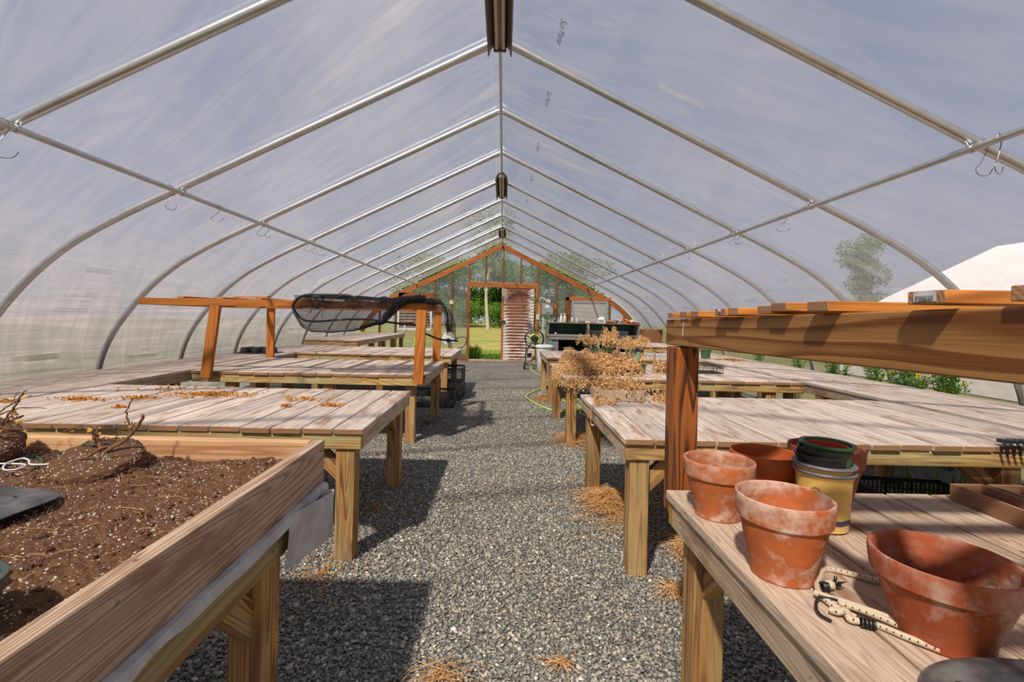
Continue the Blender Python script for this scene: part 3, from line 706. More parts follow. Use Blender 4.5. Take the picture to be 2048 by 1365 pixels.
shutter('window_1', -2.86, -1.93, .80, 1.62, M['white'], M['brownl'], 9, 'brown louvred shutter in a white frame, left of the door')
shutter('window_2', 1.83, 2.80, 1.08, 1.68, M['greyp2'] if 'greyp2' in M else M['greybox'], M['greyl'], 13, 'pale grey louvred shutter right of the door')

# back end behind the camera
mb = MB(); mb.grid(lambda a, b: (CX - 3.9 + 7.8 * a, -2.5, b * (rake_z(CX - 3.9 + 7.8 * a))), 30, 8)
mb.uv = [[(mb.v[k][0], mb.v[k][2]) for k in f] for f in mb.f]
tag(mb.build('wall_front', M['filmend']), 'plastic end wall behind the camera', kind='structure')

# ================================================================== BENCHES
T = .64
def bench(name, lab, x0, x1, y0, y1, legs, zt=T, group=None, braces=(), deckm='deck', planks_y=True, no_left=False, fascm='fascia', sides=(1, 1, 1, 1), fh=.070, sidem='fasciaw', join=()):
    t = thing(name, ((x0 + x1) / 2, (y0 + y1) / 2, 0), lab, 'bench', group)
    mb = MB(); pw = .1435; n = max(1, round((x1 - x0) / pw)); pw = (x1 - x0) / n; th = .028
    for k in range(n):
        a = x0 + k * pw + .0038; j0, j1 = R_(-.006, .006), R_(-.006, .006); dz = R_(-.0015, .0015)
        if y1 - y0 > 2.5:
            ym = y0 + (y1 - y0) * R_(.35, .65); segs = ((y0 + j0, ym - .002), (ym + .002, y1 + j1))
        else: segs = ((y0 + j0, y1 + j1),)
        for (p, q) in segs: mb.beam((a + pw / 2 - .0038, p, zt - th / 2 + dz), (a + pw / 2 - .0038, q, zt - th / 2 + dz), pw - .0076, th)
    mb.build('deck', M[deckm], t, bevel=.004)
    zf = zt - th - fh / 2 - .001; i = .012
    if sides[0]: mb = MB(); mb.beam((x0 + i, y0 + i + .019, zf), (x1 - i, y0 + i + .019, zf), .038, fh); mb.build('front_rail', M[fascm], t, bevel=.003)
    if sides[1]: mb = MB(); mb.beam((x0 + i, y1 - i - .019, zf), (x1 - i, y1 - i - .019, zf), .038, fh); mb.build('back_rail', M[fascm], t, bevel=.003)
    if sides[2]: mb = MB(); mb.beam((x0 + i + .019, y0 + i + .04, zf), (x0 + i + .019, y1 - i - .04, zf), .038, fh); mb.build('side_rail', M[sidem], t, bevel=.003)
    if sides[3]: mb = MB(); mb.beam((x1 - i - .019, y0 + i + .04, zf), (x1 - i - .019, y1 - i - .04, zf), .038, fh); mb.build('side_rail', M[sidem], t, bevel=.003)
    for (lx, ly) in legs:
        mb = MB(); mb.beam((lx, ly, 0), (lx, ly, zt - th - fh - .001), .089, .089, up=(0, 1, 0)); mb.build('leg', M['leg'], t, bevel=.004)
    for (a, b) in braces:
        mb = MB(); mb.beam(a, b, .072, .040, up=(0, 1, 0) if abs(a[0] - b[0]) > .01 else (1, 0, 0)); mb.build('brace', M['leg'], t, bevel=.003)
    return t
XL, XR = -.65, .56
SL0, SL1, SR0, SR1 = -3.62, -2.86, 2.82, 3.64
zb = T - .098
G = 'slatted timber growing benches'
# left row
bench('bench', 'weathered timber bench on the left behind the soil box, orange leaf litter on it', SL1 + .02, XL, 2.26, 3.46, [(XL - .09, 2.33), (XL - .09, 3.34), (-2.2, 2.33), (-2.2, 3.34)], group=G,
      braces=[((XL - .09, 2.335, .375), (XL - .29, 2.335, .575)), ((XL - .09, 3.34, .38), (XL - .09, 3.15, .57))])
bench('bench', 'timber bench on the left carrying the orange shelf frame with the black net', SL1 + .02, XL - .04, 4.36, 5.78, [(XL - .14, 5.66), (XL - .2, 4.5), (-1.6, 4.45), (-1.6, 5.7), (-2.5, 4.45), (-2.5, 5.7)], group=G)
bench('bench', 'farthest of the left cross benches, twigs lying at its left end', SL1 + .02, XL - .05, 6.60, 8.2, [(XL - .16, 6.72), (XL - .16, 8.05), (-1.7, 6.7), (-2.6, 6.7), (-1.7, 8.05)], group=G)
bench('side_bench', 'long timber bench along the left plastic wall', SL0, SL1, 1.6, 8.3, [(SL1 - .06, y) for y in (1.7, 3.55, 4.25, 5.9, 6.5, 8.2)] + [(SL0 + .06, y) for y in (1.7, 3.5, 5.2, 6.9, 8.2)], group=G, zt=T + .001, sides=(1, 1, 1, 1))
bench('side_bench', 'slightly higher timber bench in the far left corner beside the brown shutter', SL0 + .1, -2.55, 8.45, 12.5, [(-2.62, y) for y in (8.6, 9.6, 10.5, 11.4, 12.35)] + [(-3.42, y) for y in (8.6, 10.5, 12.35)], group=G, zt=.725)
# right row
bench('bench', 'nearest bench on the right with terracotta pots standing on it', .528, 2.805, .40, 1.545, [(.615, 1.44), (1.9, 1.44)], deckm='deck2', group=G, fh=.075,
      braces=[((.615, 1.44, .38), (.615, 1.25, .57))])
bench('bench', 'timber bench on the right with the small wooden box on its corner', XR, SR0 - .02, 2.18, 3.45, [(XR + .08, 2.25), (XR + .08, 3.34), (2.0, 3.34), (2.35, 2.25), (1.5, 3.34)], group=G,
      braces=[((XR + .08, 2.255, .375), (XR + .28, 2.255, .575)), ((2.35, 2.255, .37), (2.15, 2.255, .575))])
bench('bench', 'timber bench on the right crowded with trays of dried plants', XR + .01, SR0 - .02, 4.42, 5.8, [(XR + .09, 4.5), (XR + .09, 5.7), (1.6, 4.5), (2.5, 4.5), (1.6, 5.7), (2.1, 5.7), (2.6, 5.7)], group=G)
bench('bench', 'farthest of the right cross benches, in front of the two black chairs', XR + .05, SR0 - .02, 6.62, 8.1, [(XR + .13, 6.7), (XR + .13, 8.0), (1.6, 6.7), (2.5, 6.7)], group=G)
bench('side_bench', 'long timber bench along the right plastic wall beside the yellow flowering weeds', SR0, SR1, .9, 8.6, [(SR0 + .06, y) for y in (1.2, 1.7, 2.4, 3.6, 4.3, 5.9, 6.5, 8.4)] + [(SR1 - .06, y) for y in (1.4, 3.0, 4.5, 6.0, 7.6)], group=G, zt=T + .001)
bench('side_bench', 'low upstand timber bench end beyond the dried plants on the far right', 2.35, 3.45, 8.75, 10.2, [(2.42, 8.85), (3.38, 8.85), (2.42, 10.1)], group=G, zt=.71)

# ================================================================== LEFT: soil box (planter)
pl = thing('planter_box', (-1.9, 1.0, .54), 'long wooden planter box full of potting soil, nearest on the left', 'planter')
px1 = -.570; pz0, pz1 = .641, .772
mb = MB(); mb.beam((px1 - .019, .15, (pz0 + pz1) / 2), (px1 - .019, 1.555, (pz0 + pz1) / 2), .038, pz1 - pz0); mb.build('side_board', M['planter'], pl, bevel=.003)
mb = MB(); mb.beam((-3.0, 1.536, (pz0 + pz1) / 2 + .001), (px1 - .039, 1.536, (pz0 + pz1) / 2 + .001), .038, pz1 - pz0); mb.build('end_board', M['planter_in'], pl, bevel=.003)
mb = MB(); mb.beam((-3.0, .17, (pz0 + pz1) / 2), (px1 - .039, .17, (pz0 + pz1) / 2), .038, pz1 - pz0); mb.build('end_board', M['planter'], pl, bevel=.003)
mb = MB(); mb.beam((-3.02, .15, (pz0 + pz1) / 2), (-3.02, 1.555, (pz0 + pz1) / 2), .038, pz1 - pz0); mb.build('side_board', M['planter'], pl, bevel=.003)
mb = MB(); mb.box(-3.0, px1 - .02, .17, 1.53, .640, .652); mb.build('base_board', M['planter'], pl)
for (x, y) in ((px1 - .004, 1.545), (px1 - .004, .72)):
    mb = MB(); mb.blob((px1 + .001, y, .74), .001, .004, .004, 8); mb.build('nail_head', M['wire'], pl)
def soil_z(x, y):
    z = .705 + .018 * fnoise(x * 3, y * 3, 0) + .010 * fnoise(x * 11, y * 11, 4) + .006 * abs(fnoise(x * 32, y * 32, 9)) + .0045 * fnoise(x * 75, y * 75, 2) + .003 * fnoise(x * 160, y * 160, 8)
    z += .02 * math.exp(-((y - 1.45) / .12) ** 2) * (.5 + fnoise(x * 6, 1, 2)) - .02 * max(0, (1.0 - y))
    return z
mb = MB(); mb.grid(lambda a, b: (-1.75 + (1.75 + px1 - .04) * a, .40 + 1.118 * b, soil_z(-1.75 + (1.75 + px1 - .04) * a, .40 + 1.118 * b)), 330, 320)
for i_, q in enumerate(mb.v):
    pass
o = mb.build('soil', M['soil'], pl); o['kind'] = 'stuff'; o['label'] = 'crumbly brown potting soil with white perlite'
mb = MB(); mb.grid(lambda a, b: (-2.99 + 1.24 * a, .19 + 1.33 * b, soil_z(-2.99 + 1.24 * a, .19 + 1.33 * b)), 60, 60)
o = mb.build('soil_far', M['soil'], pl); o['kind'] = 'stuff'
# perlite, clods and roots as one uncountable object
mb = MB()
for k in range(4200):
    x, y = R_(-1.6, px1 - .05), R_(.48, 1.5); r = R_(.0006, .0021) * (1 + .3 * fnoise(x * 6, y * 6, 1))
    if fnoise(x * 5, y * 5, 5) + R_(-.5, .5) < -.15: continue
    mb.blob((x, y, soil_z(x, y) + r * .35), r, r, r * .8, 5, .25)
o = tag(mb.build('perlite_grains', plain('perlite', (.78, .74, .68), .8, var=.05), pl), 'white perlite grains'); o['kind'] = 'stuff'
mb = MB()
for k in range(900):
    x, y = R_(-1.7, px1 - .05), R_(.48, 1.5); r = R_(.003, .011) * R_(.5, 1)
    mb.blob((x, y, soil_z(x, y) + r * .2), r * R_(.8, 1.5), r, r * .7, 6, .3)
o = mb.build('soil_clods', M['soil'], pl, smooth=False); o['kind'] = 'stuff'
mb = MB()
for k in range(190):
    x, y = R_(-1.6, px1 - .05), R_(.5, 1.48); a = R_(0, 6.28); L = R_(.02, .09); P = []
    for i in range(5):
        q = i / 4 * L; xx, yy = x + math.cos(a) * q + R_(-.003, .003), y + math.sin(a) * q + R_(-.003, .003); P.append((xx, yy, soil_z(xx, yy) + .003 + .008 * math.sin(i / 4 * 3.1) * R_(0, 1)))
    mb.tube(P, R_(.0003, .0007), 4)
o = mb.build('dry_roots', M['straw'], pl); o['kind'] = 'stuff'
# liner
lm = MB()
def lin(a, b):
    y = .2 + 1.345 * a; w = .5 + .5 * fnoise(y * 5, 0, 0); e_ = .008 + .012 * w
    if b < .5: return (px1 - .03 + (.03 + e_) * b * 2, y, .6395 + .0012 * math.sin(y * 30))
    t_ = (b - .5) * 2; return (px1 + e_ + .005 * t_, y, .639 - (.022 + .020 * fnoise(y * 7, 3, 0)) * t_)
lm.grid(lin, 160, 6)
lm.grid(lambda a, b: (px1 + .006 + .05 * a * (1 - .2 * b) + .004 * math.sin(b * 5), 1.28 + .20 * a, .637 - .148 * b - .004 * a), 8, 8)
lm.grid(lambda a, b: (px1 - .12 + (.176) * a, 1.485 + .004 * math.sin(7 * a), .637 - .150 * b + .002 * math.sin(9 * a)), 8, 8)
tag(lm.build('liner_fabric', M['liner'], pl), 'white fabric liner hanging out under the planter box')
# bench beneath it
pb = bench('planter_bench', 'timber stand under the soil box with one knotty leg beside the aisle', -3.0, -.572, .15, 1.46, [(-.632, 1.25), (-.632, .25), (-1.8, 1.3), (-2.9, 1.3)], zt=.635, fh=.082, sidem='fascia',
           braces=[((-.632, 1.25, .36), (-.632, 1.07, .54))], group=G)
# uprooted root balls
def rootball(c, r, h, tilt, lab, twigs, leaves=0):
    t = thing('uprooted_plant', (c[0], c[1], c[2]), lab, 'uprooted plant')
    A = Matrix.Rotation(tilt[0], 3, 'X') @ Matrix.Rotation(tilt[1], 3, 'Y'); mb = MB()
    P = []; n = 72; prof_ = [(0.0, -h / 2), (r * .55, -h / 2), (r * .8, -h / 2 * .98), (r * .9, -h * .3), (r * .97, -h * .1), (r, h * .15), (r * .98, h * .38), (r * .9, h * .48), (r * .7, h * .5), (r * .35, h * .46), (0.001, h * .44)]
    pr = []
    for i in range(len(prof_) - 1):
        for q in range(4):
            t_ = q / 4; pr.append((prof_[i][0] * (1 - t_) + prof_[i + 1][0] * t_, prof_[i][1] * (1 - t_) + prof_[i + 1][1] * t_))
    pr.append(prof_[-1]); mb.lathe(pr, (0, 0, 0), n)
    mb.v = [tuple(A @ (V3(q) * (1 + .07 * fnoise(q[0] * 30, q[1] * 30, q[2] * 30) + .06 * fnoise(q[0] * 110, q[1] * 110, q[2] * 110))) + V3(c)) for q in mb.v]
    mb.build('root_ball', M['soil'], t, angle=80)
    m3 = MB()
    for k in range(150):
        a = R_(0, 6.28); zz = R_(-h * .4, h * .45); q = A @ V3((r * .97 * math.cos(a), r * .97 * math.sin(a), zz)) + V3(c); m3.blob(q, .0018, .0018, .0016, 5, .2)
        q = A @ V3((R_(0, r) * math.cos(a), R_(0, r) * math.sin(a), h * .47)) + V3(c); m3.blob(q, .0016, .0016, .0014, 5, .2)
    o = m3.build('perlite_grains', bpy.data.materials['perlite'], t); o['kind'] = 'stuff'
    for tw, ra, rb in twigs:
        P = catmull(tw, 5); n_ = len(P); m2 = MB(); m2.tube([p + V3((R_(-.001, .001), R_(-.004, .004), R_(-.001, .001))) for p in P], [ra + (rb - ra) * i / (n_ - 1) for i in range(n_)], 7); m2.build('twig', M['twig'], t)
    m4 = MB()
    for k in range(leaves):
        tw = random.choice(twigs)[0]; p = V3(tw[random.randrange(1, len(tw))]); m4.leaf(p + V3((R_(-.012, .012), R_(-.01, .01), R_(-.012, .008))), (R_(-1, 1), R_(-1, 1), R_(-1, .3)), R_(.012, .026), R_(.008, .014))
    if leaves: m4.build('withered_leaves', M['orangeleaf'], t)
Y_ = lambda L, dy=0: [(a, b + dy, c) for a, b, c in L]
rootball((-1.155, 1.385, .722), .110, .085, (.30, .06), 'uprooted plant with a round soil root ball lying on the planter soil',
         [([(-1.16, 1.39, .77), (-1.165, 1.4, 0.778), (-1.18, 1.4, 0.80), (-1.188, 1.4, 0.815)], .0065, .0055),
          ([(-1.172, 1.4, 0.795), (-1.177, 1.4, 0.812), (-1.179, 1.4, 0.832), (-1.209, 1.4, 0.842), (-1.243, 1.4, 0.834), (-1.277, 1.4, 0.82)], .0042, .0012),
          ([(-1.15, 1.39, .765), (-1.132, 1.4, 0.777), (-1.092, 1.4, 0.803), (-1.058, 1.4, 0.842), (-1.044, 1.4, 0.875)], .0055, .0042),
          ([(-1.076, 1.4, 0.82), (-1.089, 1.4, 0.855), (-1.093, 1.4, 0.885), (-1.077, 1.4, 0.923)], .003, .0018),
          ([(-1.19, 1.35, 0.755), (-1.164, 1.35, 0.763), (-1.121, 1.35, 0.789), (-1.092, 1.35, 0.803), (-1.079, 1.35, 0.83), (-1.063, 1.35, 0.841)], .0035, .001),
          ([(-1.075, 1.4, .83), (-1.079, 1.4, .845), (-1.074, 1.4, .856)], .002, .001)], 9)
rootball((-1.50, 1.39, .775), .085, .10, (.3, .5), 'bushy uprooted plant with many bare twigs at the left picture edge',
         [([(-1.50, 1.38, .80), (-1.454, 1.38, 0.821), (-1.441, 1.38, 0.835), (-1.408, 1.38, 0.883), (-1.382, 1.38, 0.924), (-1.367, 1.38, 0.944)], .004, .002),
          ([(-1.52, 1.38, .83), (-1.455, 1.38, 0.875), (-1.442, 1.38, 0.879), (-1.392, 1.38, 0.913), (-1.352, 1.38, 0.928)], .003, .0013),
          ([(-1.51, 1.4, .81), (-1.475, 1.4, 0.826), (-1.462, 1.4, 0.837), (-1.397, 1.4, 0.864)], .005, .003),
          ([(-1.50, 1.37, .82), (-1.433, 1.36, 0.846), (-1.41, 1.36, 0.84), (-1.327, 1.36, 0.834)], .003, .0012),
          ([(-1.52, 1.4, .84), (-1.476, 1.4, 0.86), (-1.442, 1.4, 0.875), (-1.394, 1.4, 0.889), (-1.329, 1.4, 0.887)], .003, .001),
          ([(-1.45, 1.4, .82), (-1.428, 1.4, 0.868), (-1.415, 1.4, 0.896), (-1.422, 1.4, 0.92), (-1.409, 1.4, 0.934)], .002, .001),
          ([(-1.47, 1.39, .82), (-1.46, 1.39, .86), (-1.47, 1.39, .90), (-1.45, 1.39, .93)], .002, .001),
          ([(-1.44, 1.39, .84), (-1.40, 1.37, .85), (-1.37, 1.36, .875)], .002, .001)], 14)
# grey tray lid half sunk in the soil
t = thing('plastic_tray_lid', (-1.30, 1.08, .72), 'dark grey plastic tray lying on the soil at the left edge', 'plastic tray')
mb = MB()
def tr_(a, b, top=True):
    u, v = a * 2 - 1, b * 2 - 1; n_ = 5.0; k = max(abs(u), abs(v)); L = (abs(u) ** n_ + abs(v) ** n_) ** (1 / n_) if k > 0 else 1; s_ = k / L if L > 0 else 1
    x, y = u * s_ * .25, v * s_ * .155; e_ = max(0, k - .82) / .18
    z = .012 - .014 * e_ ** 2 + .006 * math.exp(-((u - .75) ** 2 + (v - .55) ** 2) / .02) + .008 * math.exp(-((u - .15) ** 2 + (v - .7) ** 2) / .03) - .006 * math.exp(-((u - .8) ** 2 + (v + .3) ** 2) / .02) + .004 * fnoise(u * 2, v * 2, 0)
    c_, s2 = math.cos(-.12), math.sin(-.12); return (-1.30 + x * c_ - y * s2, 1.06 + x * s2 + y * c_, .722 + z + .05 * x - (0 if top else .003))
mb.grid(tr_, 40, 30); mb.grid(lambda a, b: tr_(1 - a, b, False), 40, 30)
mb.build('tray_body', M['greyp'], t, angle=70)
for (a, b) in ((.86, .72), (.80, .4), (.9, .28), (.55, .86), (.4, .9)):
    q = tr_(a, b); m = MB(); m.blob((q[0], q[1], q[2] + .001), .006, .0035, .001, 10); m.build('drain_hole', M['black'], t)
t = thing('garden_wire', (-1.45, 1.40, .72), 'loose green and white tie wire on the soil left of the root ball', 'wire')
mb = MB(); mb.tube(catmull([(-1.75, 1.40, .745), (-1.53, 1.44, .748), (-1.42, 1.44, .742), (-1.36, 1.42, .733), (-1.33, 1.39, .728), (-1.325, 1.36, .722)], 8), .0026, 7); mb.build('green_strand', M['greenp'], t)
mb = MB(); mb.tube(catmull([(-1.32, 1.42, .75), (-1.26, 1.42, .762), (-1.21, 1.41, .775), (-1.18, 1.40, .790), (-1.20, 1.40, .795), (-1.235, 1.41, .775), (-1.24, 1.42, .765)], 8), .0022, 7); mb.build('green_strand', M['greenp'], t)
mb = MB(); mb.tube(catmull([(-1.60, 1.31, .728), (-1.45, 1.345, .738), (-1.38, 1.355, .739), (-1.335, 1.35, .738), (-1.34, 1.33, .732), (-1.37, 1.325, .732), (-1.385, 1.345, .742), (-1.37, 1.375, .748), (-1.345, 1.37, .744), (-1.325, 1.355, .738), (-1.28, 1.37, .735)], 8), .0024, 7); mb.build('white_strand', M['white'], t)
# green pot at the left edge
t = thing('nursery_pot', (-.80, .69, .70), 'dark green pot rim at the bottom left picture edge', 'pot')
mb = MB(); mb.lathe([(.062, .665), (.074, .755), (.079, .755), (.079, .775), (.070, .775), (.068, .755), (.054, .67)], (-.815, .69, 0), 32); mb.build('pot_body', plain('grey_green_pot', (.06, .08, .065), .45), t)
# white tub beneath
t = thing('bucket', (-.87, 1.0, 0), 'white plastic bucket on the gravel under the soil box', 'bucket')
mb = MB(); mb.lathe([(.125, 0), (.155, .375), (.162, .375), (.165, .385), (.165, .40), (.155, .402), (.152, .38), (.12, .01), (.001, .01)], (-.87, 1.0, 0), 40); mb.build('bucket_body', M['white'], t)
mb = MB(); mb.tube([(-.87 + .167 * math.cos(a), 1.0 + .167 * math.sin(a), .37 - .10 * math.sin(a * 1)) for a in [k * math.pi / 16 for k in range(17)]], .0025, 6); mb.build('handle', M['wire'], t)

# ---- leaf litter on left bench 2
def litter(cx, cy, rx, ry, n, lab, z=T, mat='orangeleaf', sz=1.0, name='fallen_leaves', cat='fallen leaves', grp='orange leaf litter on the left bench'):
    mb = MB()
    for k in range(n):
        a = R_(0, 6.28); q = abs(random.gauss(0, .55)); x = cx + rx * q * math.cos(a) + R_(-.01, .01); y = cy + ry * q * math.sin(a)
        mb.leaf((x, y, z + .001 + R_(0, .014) * max(0, 1 - q)), (R_(-1, 1), R_(-1, 1), R_(-.05, .35)), R_(.013, .030) * sz, R_(.008, .016) * sz, .5)
    return one(mb, name, M[mat], (cx, cy, z), lab, cat, grp, 'stuff', smooth=False)
litter(-2.50, 2.85, .20, .05, 150, 'strip of orange dry leaves near the left end of the leafy bench')
litter(-2.22, 2.93, .14, .05, 90, 'short strip of orange dry leaves left of the biggest pile')
litter(-1.88, 3.10, .30, .12, 420, 'biggest pile of orange dry leaves on the left bench')
litter(-2.10, 2.64, .05, .03, 40, 'small clump of orange leaves near the bench front edge')
litter(-1.24, 2.76, .05, .02, 36, 'small clump of orange leaves in front of the grey dry tuft')
litter(-1.01, 2.82, .09, .03, 70, 'rightmost strip of orange leaves on the left bench')
litter(-1.20, 3.0, .15, .06, 50, 'loose leaves around the grey dry tuft on the bench')
litter(-2.83, 2.73, .10, .04, 60, 'leftmost clump of orange leaves behind the bare twigs')
litter(-2.3, 3.3, .6, .25, 60, 'single orange leaves scattered over the back of the left bench', grp='x')['group'] = 'orange leaf litter on the left bench'
mb = MB()
for k in range(160): mb.leaf((-1.30 + R_(-.04, .04), 2.96 + R_(-.03, .03), T + R_(0, .025)), (R_(-1, 1), R_(-1, 1), R_(0, 1)), R_(.01, .025), .003)
one(mb, 'dry_moss_tuft', M['dead'], (-1.30, 2.96, T), 'small grey tan dry tuft among leaves on the left bench', 'dry tuft', smooth=False)

# ---- shelf frame on left bench 3
t = thing('shelf_frame', (-1.8, 5.0, .56), 'orange stained timber shelf frame standing on the left bench', 'shelf frame')
yF, yB = 4.315, 5.745
mb = MB(); mb.beam((-3.27, yF, 1.263), (-.690, yF, 1.268), .038, .062); mb.build('front_rail', M['cedar'], t, bevel=.003)
mb = MB(); mb.beam((-3.27, yB, 1.263), (-.72, yB, 1.27), .038, .062); mb.build('back_rail', M['cedar'], t, bevel=.003)
mb = MB(); mb.beam((-.710, yF + .02, 1.267), (-.735, yB - .02, 1.27), .038, .062); mb.build('side_rail', M['cedar'], t, bevel=.003)
mb = MB(); mb.beam((-3.24, yF + .02, 1.263), (-3.24, yB - .02, 1.263), .038, .062); mb.build('side_rail', M['cedar'], t, bevel=.003)
for (x0, x1, y, z0) in ((-2.66, -2.585, yF - .005, .585), (-.755, -.735, yF - .005, .565), (-2.80, -2.80, yB + .036, .56), (-.80, -.79, yB + .036, .56)):
    mb = MB(); mb.beam((x0, y, z0), (x1, y, 1.235), .088, .038, up=(0, 1, 0)); mb.build('post', M['cedar'], t, bevel=.003)
for k, (x, a) in enumerate(((-2.9, .0), (-2.55, .1), (-2.2, -.05), (-1.8, .0), (-1.4, .06), (-1.05, 0))):
    mb = MB(); mb.beam((x, yF - .01, 1.305), (x + a, yB + .01, 1.308), .06, .018); mb.build('slat', M['slat'], t, bevel=.002)
mb = MB(); mb.beam((-2.48, yF + .1, 1.318), (-2.12, yF + .02, 1.326), .03, .012); mb.beam((-2.42, yF + .2, 1.33), (-2.28, yF + .1, 1.322), .02, .01)
one(mb, 'wood_lath', M['slat'], (-2.3, yF + .1, 1.32), 'thin loose lath lying on the orange shelf frame', 'lath')
# net on it
t = thing('shade_net', (-1.2, 4.5, 1.32), 'black shade net heaped over the orange shelf frame, its thick hem sagging', 'shade net')
rope1 = [(-1.059, 1.122), (-1.148, 1.103), (-1.253, 1.06), (-1.391, 1.037), (-1.538, 1.028), (-1.685, 1.035), (-1.767, 1.074), (-1.826, 1.155), (-1.86, 1.227), (-1.845, 1.277), (-1.789, 1.327), (-1.7, 1.345), (-1.561, 1.348), (-1.398, 1.35), (-1.30, 1.33)]
mb = MB(); mb.tube(catmull([(x, 4.22 + .02 * math.sin(9 * x), z) for x, z in rope1], 6), [.011 + .002 * math.sin(i * .9) for i in range(len(rope1) * 6 - 5)], 10); mb.build('net_hem', M['blackr'], t)
mb = MB(); mb.tube(catmull([(-1.861, 4.25, 1.219), (-1.81, 4.25, 1.155), (-1.752, 4.25, 1.119), (-1.645, 4.25, 1.113), (-1.482, 4.25, 1.129), (-1.318, 4.25, 1.139), (-1.187, 4.25, 1.139), (-1.064, 4.25, 1.125), (-0.916, 4.36, 1.105), (-0.83, 4.42, 1.102), (-0.78, 4.5, 1.055), (-.80, 4.7, 1.02), (-0.762, 4.9, 0.989), (-0.686, 4.9, 0.958), (-0.61, 4.9, 0.941), (-0.458, 4.9, 0.934)], 6), .0095, 10); mb.build('net_hem', M['blackr'], t)
mb = MB(); mb.tube(catmull([(-.50, 4.9, .945), (-.42, 4.9, .975), (-.37, 4.9, .95), (-.40, 4.9, .88), (-.46, 4.9, .86)], 6), .004, 8); mb.tube(catmull([(-.80, 4.40, 1.23), (-.79, 4.42, 1.17), (-.80, 4.44, 1.10), (-.78, 4.5, 1.055)], 5), .007, 8); mb.build('cord', M['blackr'], t)
low = catmull([(x, 0, z) for x, z in [(-1.86, 1.227), (-1.826, 1.155), (-1.767, 1.074), (-1.685, 1.035), (-1.538, 1.028), (-1.391, 1.037), (-1.253, 1.06), (-1.148, 1.103), (-1.02, 1.16), (-.95, 1.22)]], 6)
upz = lambda x: 1.345 - .02 * max(0, (x + 1.3)) * 2
mb = MB()
def hang(a, b):
    i = a * (len(low) - 1); k = min(int(i), len(low) - 2); p = low[k].lerp(low[k + 1], i - k); z = p.z + (upz(p.x) - p.z) * b
    return (p.x + .01 * math.sin(b * 9 + p.x * 30), 4.235 + .016 * math.sin(p.x * 17 + b * 3) + .012 * b - .012, z)
mb.grid(hang, 70, 20); mb.uv = [[(mb.v[k][0] * .8, mb.v[k][2] * .8) for k in f] for f in mb.f]; mb.build('net_sheet', M['net'], t)
def heap(x0, x1, y0, y1, z0, amp, sd, nx=60, ny=30, drop=.0):
    m = MB()
    def f(a, b):
        x, y = x0 + (x1 - x0) * a, y0 + (y1 - y0) * b; e_ = math.sin(math.pi * min(1, max(0, a))) ** .4 * math.sin(math.pi * b) ** .4
        return (x + .02 * fnoise(a * 5, b * 5, sd), y + .02 * fnoise(a * 6, b * 4, sd + 3), z0 + e_ * (amp * .45 + amp * abs(fnoise(a * 4, b * 3, sd)) * 1.6 + .010 * fnoise(a * 22, b * 14, sd)) - drop * (1 - e_))
    m.grid(f, nx, ny); m.uv = [[(m.v[k][0], m.v[k][1] + m.v[k][2]) for k in q] for q in m.f]; return m
for i_, a in enumerate([(-1.83, -1.20, 4.26, 4.7, 1.322, .024, 1), (-1.5, -1.05, 4.25, 4.8, 1.322, .03, 2), (-1.16, -.62, 4.24, 4.75, 1.300, .06, 3), (-1.12, -.66, 4.26, 4.7, 1.29, .05, 7), (-.95, -.60, 4.4, 5.1, 1.30, .05, 5)]):
    heap(*a).build('net_fold', M['net'], t)
# gathered twist in front of the rail
for sd in range(5):
    m = MB(); P = catmull([(-.70 - .01 * sd, 4.27, 1.335), (-.86, 4.255, 1.31 + .004 * sd), (-.95, 4.24, 1.25 + .01 * sd), (-1.0 - .01 * sd, 4.235, 1.18), (-1.06, 4.225, 1.125), (-1.15, 4.22, 1.10), (-1.25, 4.22, 1.065)], 8); n_ = len(P)
    m.tube([p + V3((R_(-.012, .012), R_(-.006, .006), R_(-.012, .012))) for p in P], [.026 * (1 - .62 * i / n_) * R_(.8, 1.25) for i in range(n_)], 8, caps=False); m.uv = [[(a * 3, b * .12) for a, b in q] for q in m.uv]; m.build('net_fold', M['net'], t)
# tied strips
for (xx, L) in ((-1.69, .10), (-1.58, .14), (-1.64, .07)):
    m = MB(); m.grid(lambda a, b: (xx + .03 * (a - .5) * (1 - .6 * b) + .014 * math.sin(b * 7 + xx * 9), 4.215 - .005 * math.sin(a * 3), 1.335 - (L + .05) * b), 6, 14); m.uv = [[(a * .03, b * .15) for a, b in q] for q in m.uv]; m.build('torn_strip', M['net'], t)
m = MB()
def dr(a, b):
    y = 4.35 + .75 * a; fl = .05 * math.sin(a * 9) + .03 * math.sin(a * 21); prof3 = catmull([(-.74, 0, 1.325), (-.65, 0, 1.31), (-.58, 0, 1.27), (-.54, 0, 1.18), (-.53, 0, 1.07), (-.525, 0, 1.0)], 6); i = b * (len(prof3) - 1); k = min(int(i), len(prof3) - 2); p = prof3[k].lerp(prof3[k + 1], i - k)
    return (p.x + (fl * .5 + .02 * fnoise(a * 6, b * 6, 0)) * b, y, p.z + .05 * b * math.sin(a * 4 + 1))
m.grid(dr, 50, 30); m.uv = [[(m.v[k][1], m.v[k][2]) for k in q] for q in m.f]; m.build('net_drape', M['net'], t)

